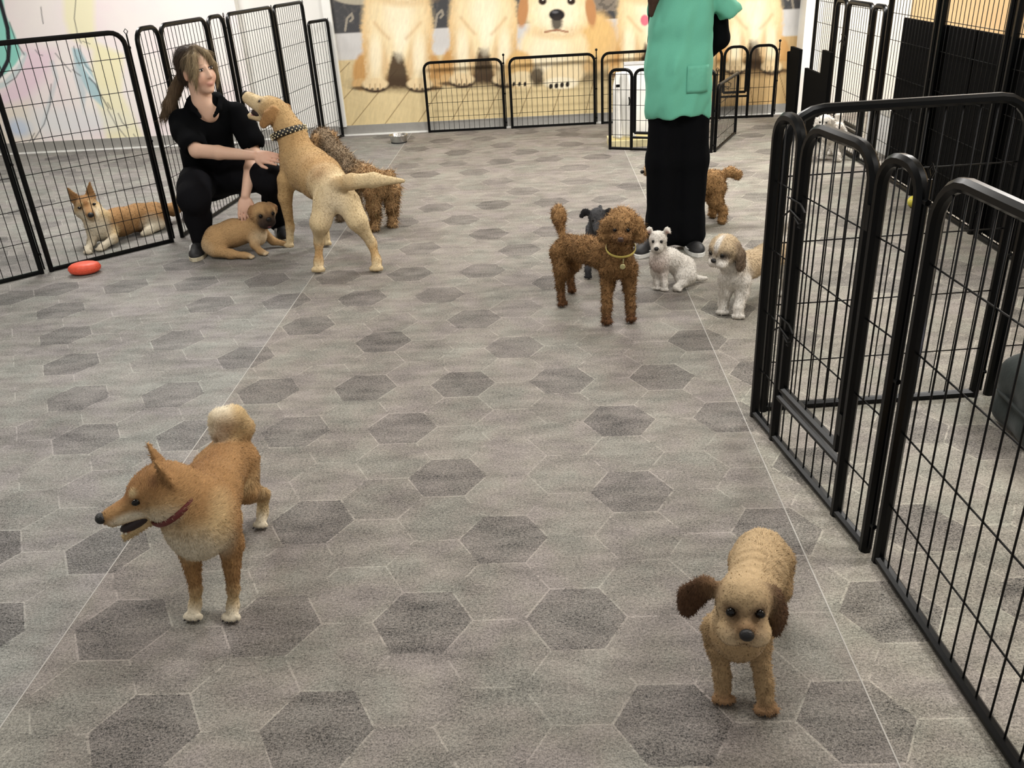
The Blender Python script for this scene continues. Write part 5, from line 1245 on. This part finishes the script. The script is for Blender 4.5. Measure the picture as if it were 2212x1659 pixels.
# orange rubber toy
t = thing('rubber_toy', 'flat orange-red rubber dog toy beside the left fence', 'dog toy', (-2.445, 4.285, 0)); t.rotation_euler.z = .25
mb = MB(); V = []; Q = []; nu, nv = 64, 14
for i in range(nv+1):
    a = pi*i/nv
    for k in range(nu):
        u = 2*pi*k/nu; r = .076*sin(a)**.55*(1+.02*sin(u*16)*sin(a)); V.append((r*cos(u)*1.05, r*sin(u)*.8, .0295-.0295*abs(cos(a))**.8*(1 if cos(a) > 0 else -1)))
Q = [(i*nu+k, i*nu+(k+1) % nu, (i+1)*nu+(k+1) % nu, (i+1)*nu+k) for i in range(nv) for k in range(nu)]
obj('body', mesh_np('body', np.array(V), np.array(Q)), plain('orange_rubber', (232, 92, 64), .5, var=.04, scale=60), t)
mb = MB()
for i in range(32):
    u = 2*pi*i/32
    for dz, rr in ((.046, .062), (.030, .0755), (.014, .066)): mb.sphere((rr*cos(u)*1.05, rr*sin(u)*.8, dz), .0034, 8, 6)
mb.build('nubs', plain('orange_nub', (226, 86, 58), .5, var=.03), t)
# dark green cushion in the near pen
M_CUSH = plain('dark_green_canvas', (30, 38, 36), .85, var=.08, scale=120, bump=.2, sheen=.1)
t = thing('dog_bed', 'dark green padded cushion inside the near pen', 'dog bed', (1.66, 2.22, 0))
s = Sdf(.05); G = (46, 54, 52)
for z, r, g in ((.055, .052, 0), (.165, .062, .02)):
    for (x0, y0), (x1, y1) in (((1.43, 2.08), (1.95, 2.05)), ((1.43, 2.38), (1.95, 2.40)), ((1.42, 2.08), (1.42, 2.38)), ((1.43, 2.23), (1.95, 2.23))): s.cone((x0+g, y0, z), (x1, y1, z), r, r, G, k=.05)
cloth(t, s, .012, 'cushion', M_CUSH, folds(61, .008, (1, 0, 0), .08, 2))
zc = .118; P = [(1.362+.0, 2.05, zc), (1.358, 2.2, zc), (1.362, 2.38, zc), (1.38, 2.42, zc), (1.44, 2.455, zc), (1.7, 2.47, zc), (1.95, 2.47, zc)]
MB().tube(np.array(P)-np.array((1.66, 2.22, 0)), .006, 8).build('piping', plain('dark_piping', (32, 38, 37), .8), t)
t = thing('patterned_cloth', 'small blue and white cloth on the dark green cushion', 'cloth', (1.50, 2.20, .232))
n = 14; X, Y = np.meshgrid(np.linspace(-.06, .10, n), np.linspace(-.08, .08, n), indexing='ij'); Z = .012+.008*np.sin(X*60)*np.cos(Y*50)
CC = np.where(((X*70).astype(int)+(Y*70).astype(int))[..., None] % 2 == 0, lin((226, 226, 230)), lin((92, 96, 168))); idx = np.arange(n*n).reshape(n, n)
q = obj('cloth', mesh_np('cloth', np.stack([X, Y, Z], -1).reshape(-1, 3), np.stack([idx[:-1, :-1], idx[1:, :-1], idx[1:, 1:], idx[:-1, 1:]], -1).reshape(-1, 4), CC.reshape(-1, 3)), M_CLOTH, t)
sm = q.modifiers.new('thick', 'SOLIDIFY'); sm.thickness = .006
# white board, cloth and tray behind the small gate
M_WB = plain('white_plastic', (236, 236, 234), .45, var=.01)
t = thing('white_board', 'white upright board behind the low pen gate', 'board', (.95, 7.16, 0))
MB().box((-.30, -.012, .03), (.32, .012, .585)).build('panel', M_WB, t, smooth=False); MB().box((-.30, -.016, .57), (.32, .016, .59)).build('top_edge', plain('grey_edge', (206, 206, 206), .5), t, smooth=False)
for x in (-.22, .24): MB().box((x-.02, -.06, 0), (x+.02, .06, .03)).build('foot', M_WB, t, smooth=False)
t = thing('white_cloth', 'white cloth with black straps hanging beside the white board', 'cloth', (.62, 6.90, 0))
nx, nz = 22, 30; X, Z = np.meshgrid(np.linspace(-.075, .10, nx), np.linspace(.06, .55, nz), indexing='ij'); Y = .02*np.sin(X*55+Z*4)+.012*np.sin(X*90+1)
X2 = X*(1-.35*np.clip((Z-.45)/.1, 0, 1)); idx = np.arange(nx*nz).reshape(nx, nz)
q = obj('sheet', mesh_np('sheet', np.stack([X2, Y, Z], -1).reshape(-1, 3), np.stack([idx[:-1, :-1], idx[1:, :-1], idx[1:, 1:], idx[:-1, 1:]], -1).reshape(-1, 4)), plain('white_cotton', (238, 236, 230), .85, var=.02), t)
sm = q.modifiers.new('thick', 'SOLIDIFY'); sm.thickness = .008
MB().box((-.055, -.035, .445), (-.025, -.028, .465)).build('strap', M_BLACK, t, smooth=False); MB().tube([(.045, -.03, .37), (.05, -.035, .34), (.046, -.033, .31)], .005, 6).build('strap', M_BLACK, t)
t = thing('tray', 'low cream tray on the floor behind the pen gate', 'tray', (.85, 6.95, 0)); M_TRAY = plain('cream_plastic', (226, 214, 168), .5, var=.03)
MB().box((-.34, -.11, 0), (.36, .13, .012)).build('base', M_TRAY, t, smooth=False)
MB().box((-.34, -.11, .012), (.36, -.095, .05)).box((-.34, .115, .012), (.36, .13, .05)).box((-.34, -.095, .012), (-.325, .115, .05)).box((.345, -.095, .012), (.36, .115, .05)).build('rim', M_TRAY, t, smooth=False)
# white storage chest behind the far right fence
t = thing('storage_box', 'white box with a lid behind the far right fence', 'box', (2.62, 6.2, 0))
MB().box((-.25, -.35, 0), (.25, .35, .26)).build('body', M_WB, t, smooth=False); MB().box((-.26, -.36, .26), (.26, .36, .30)).build('lid', plain('pale_lid', (224, 222, 214), .5, var=.02), t, smooth=False)
for y in (-.2, .2): MB().box((-.275, y-.03, .20), (-.26, y+.03, .28)).build('clasp', plain('grey_clasp', (150, 150, 150), .5), t, smooth=False)
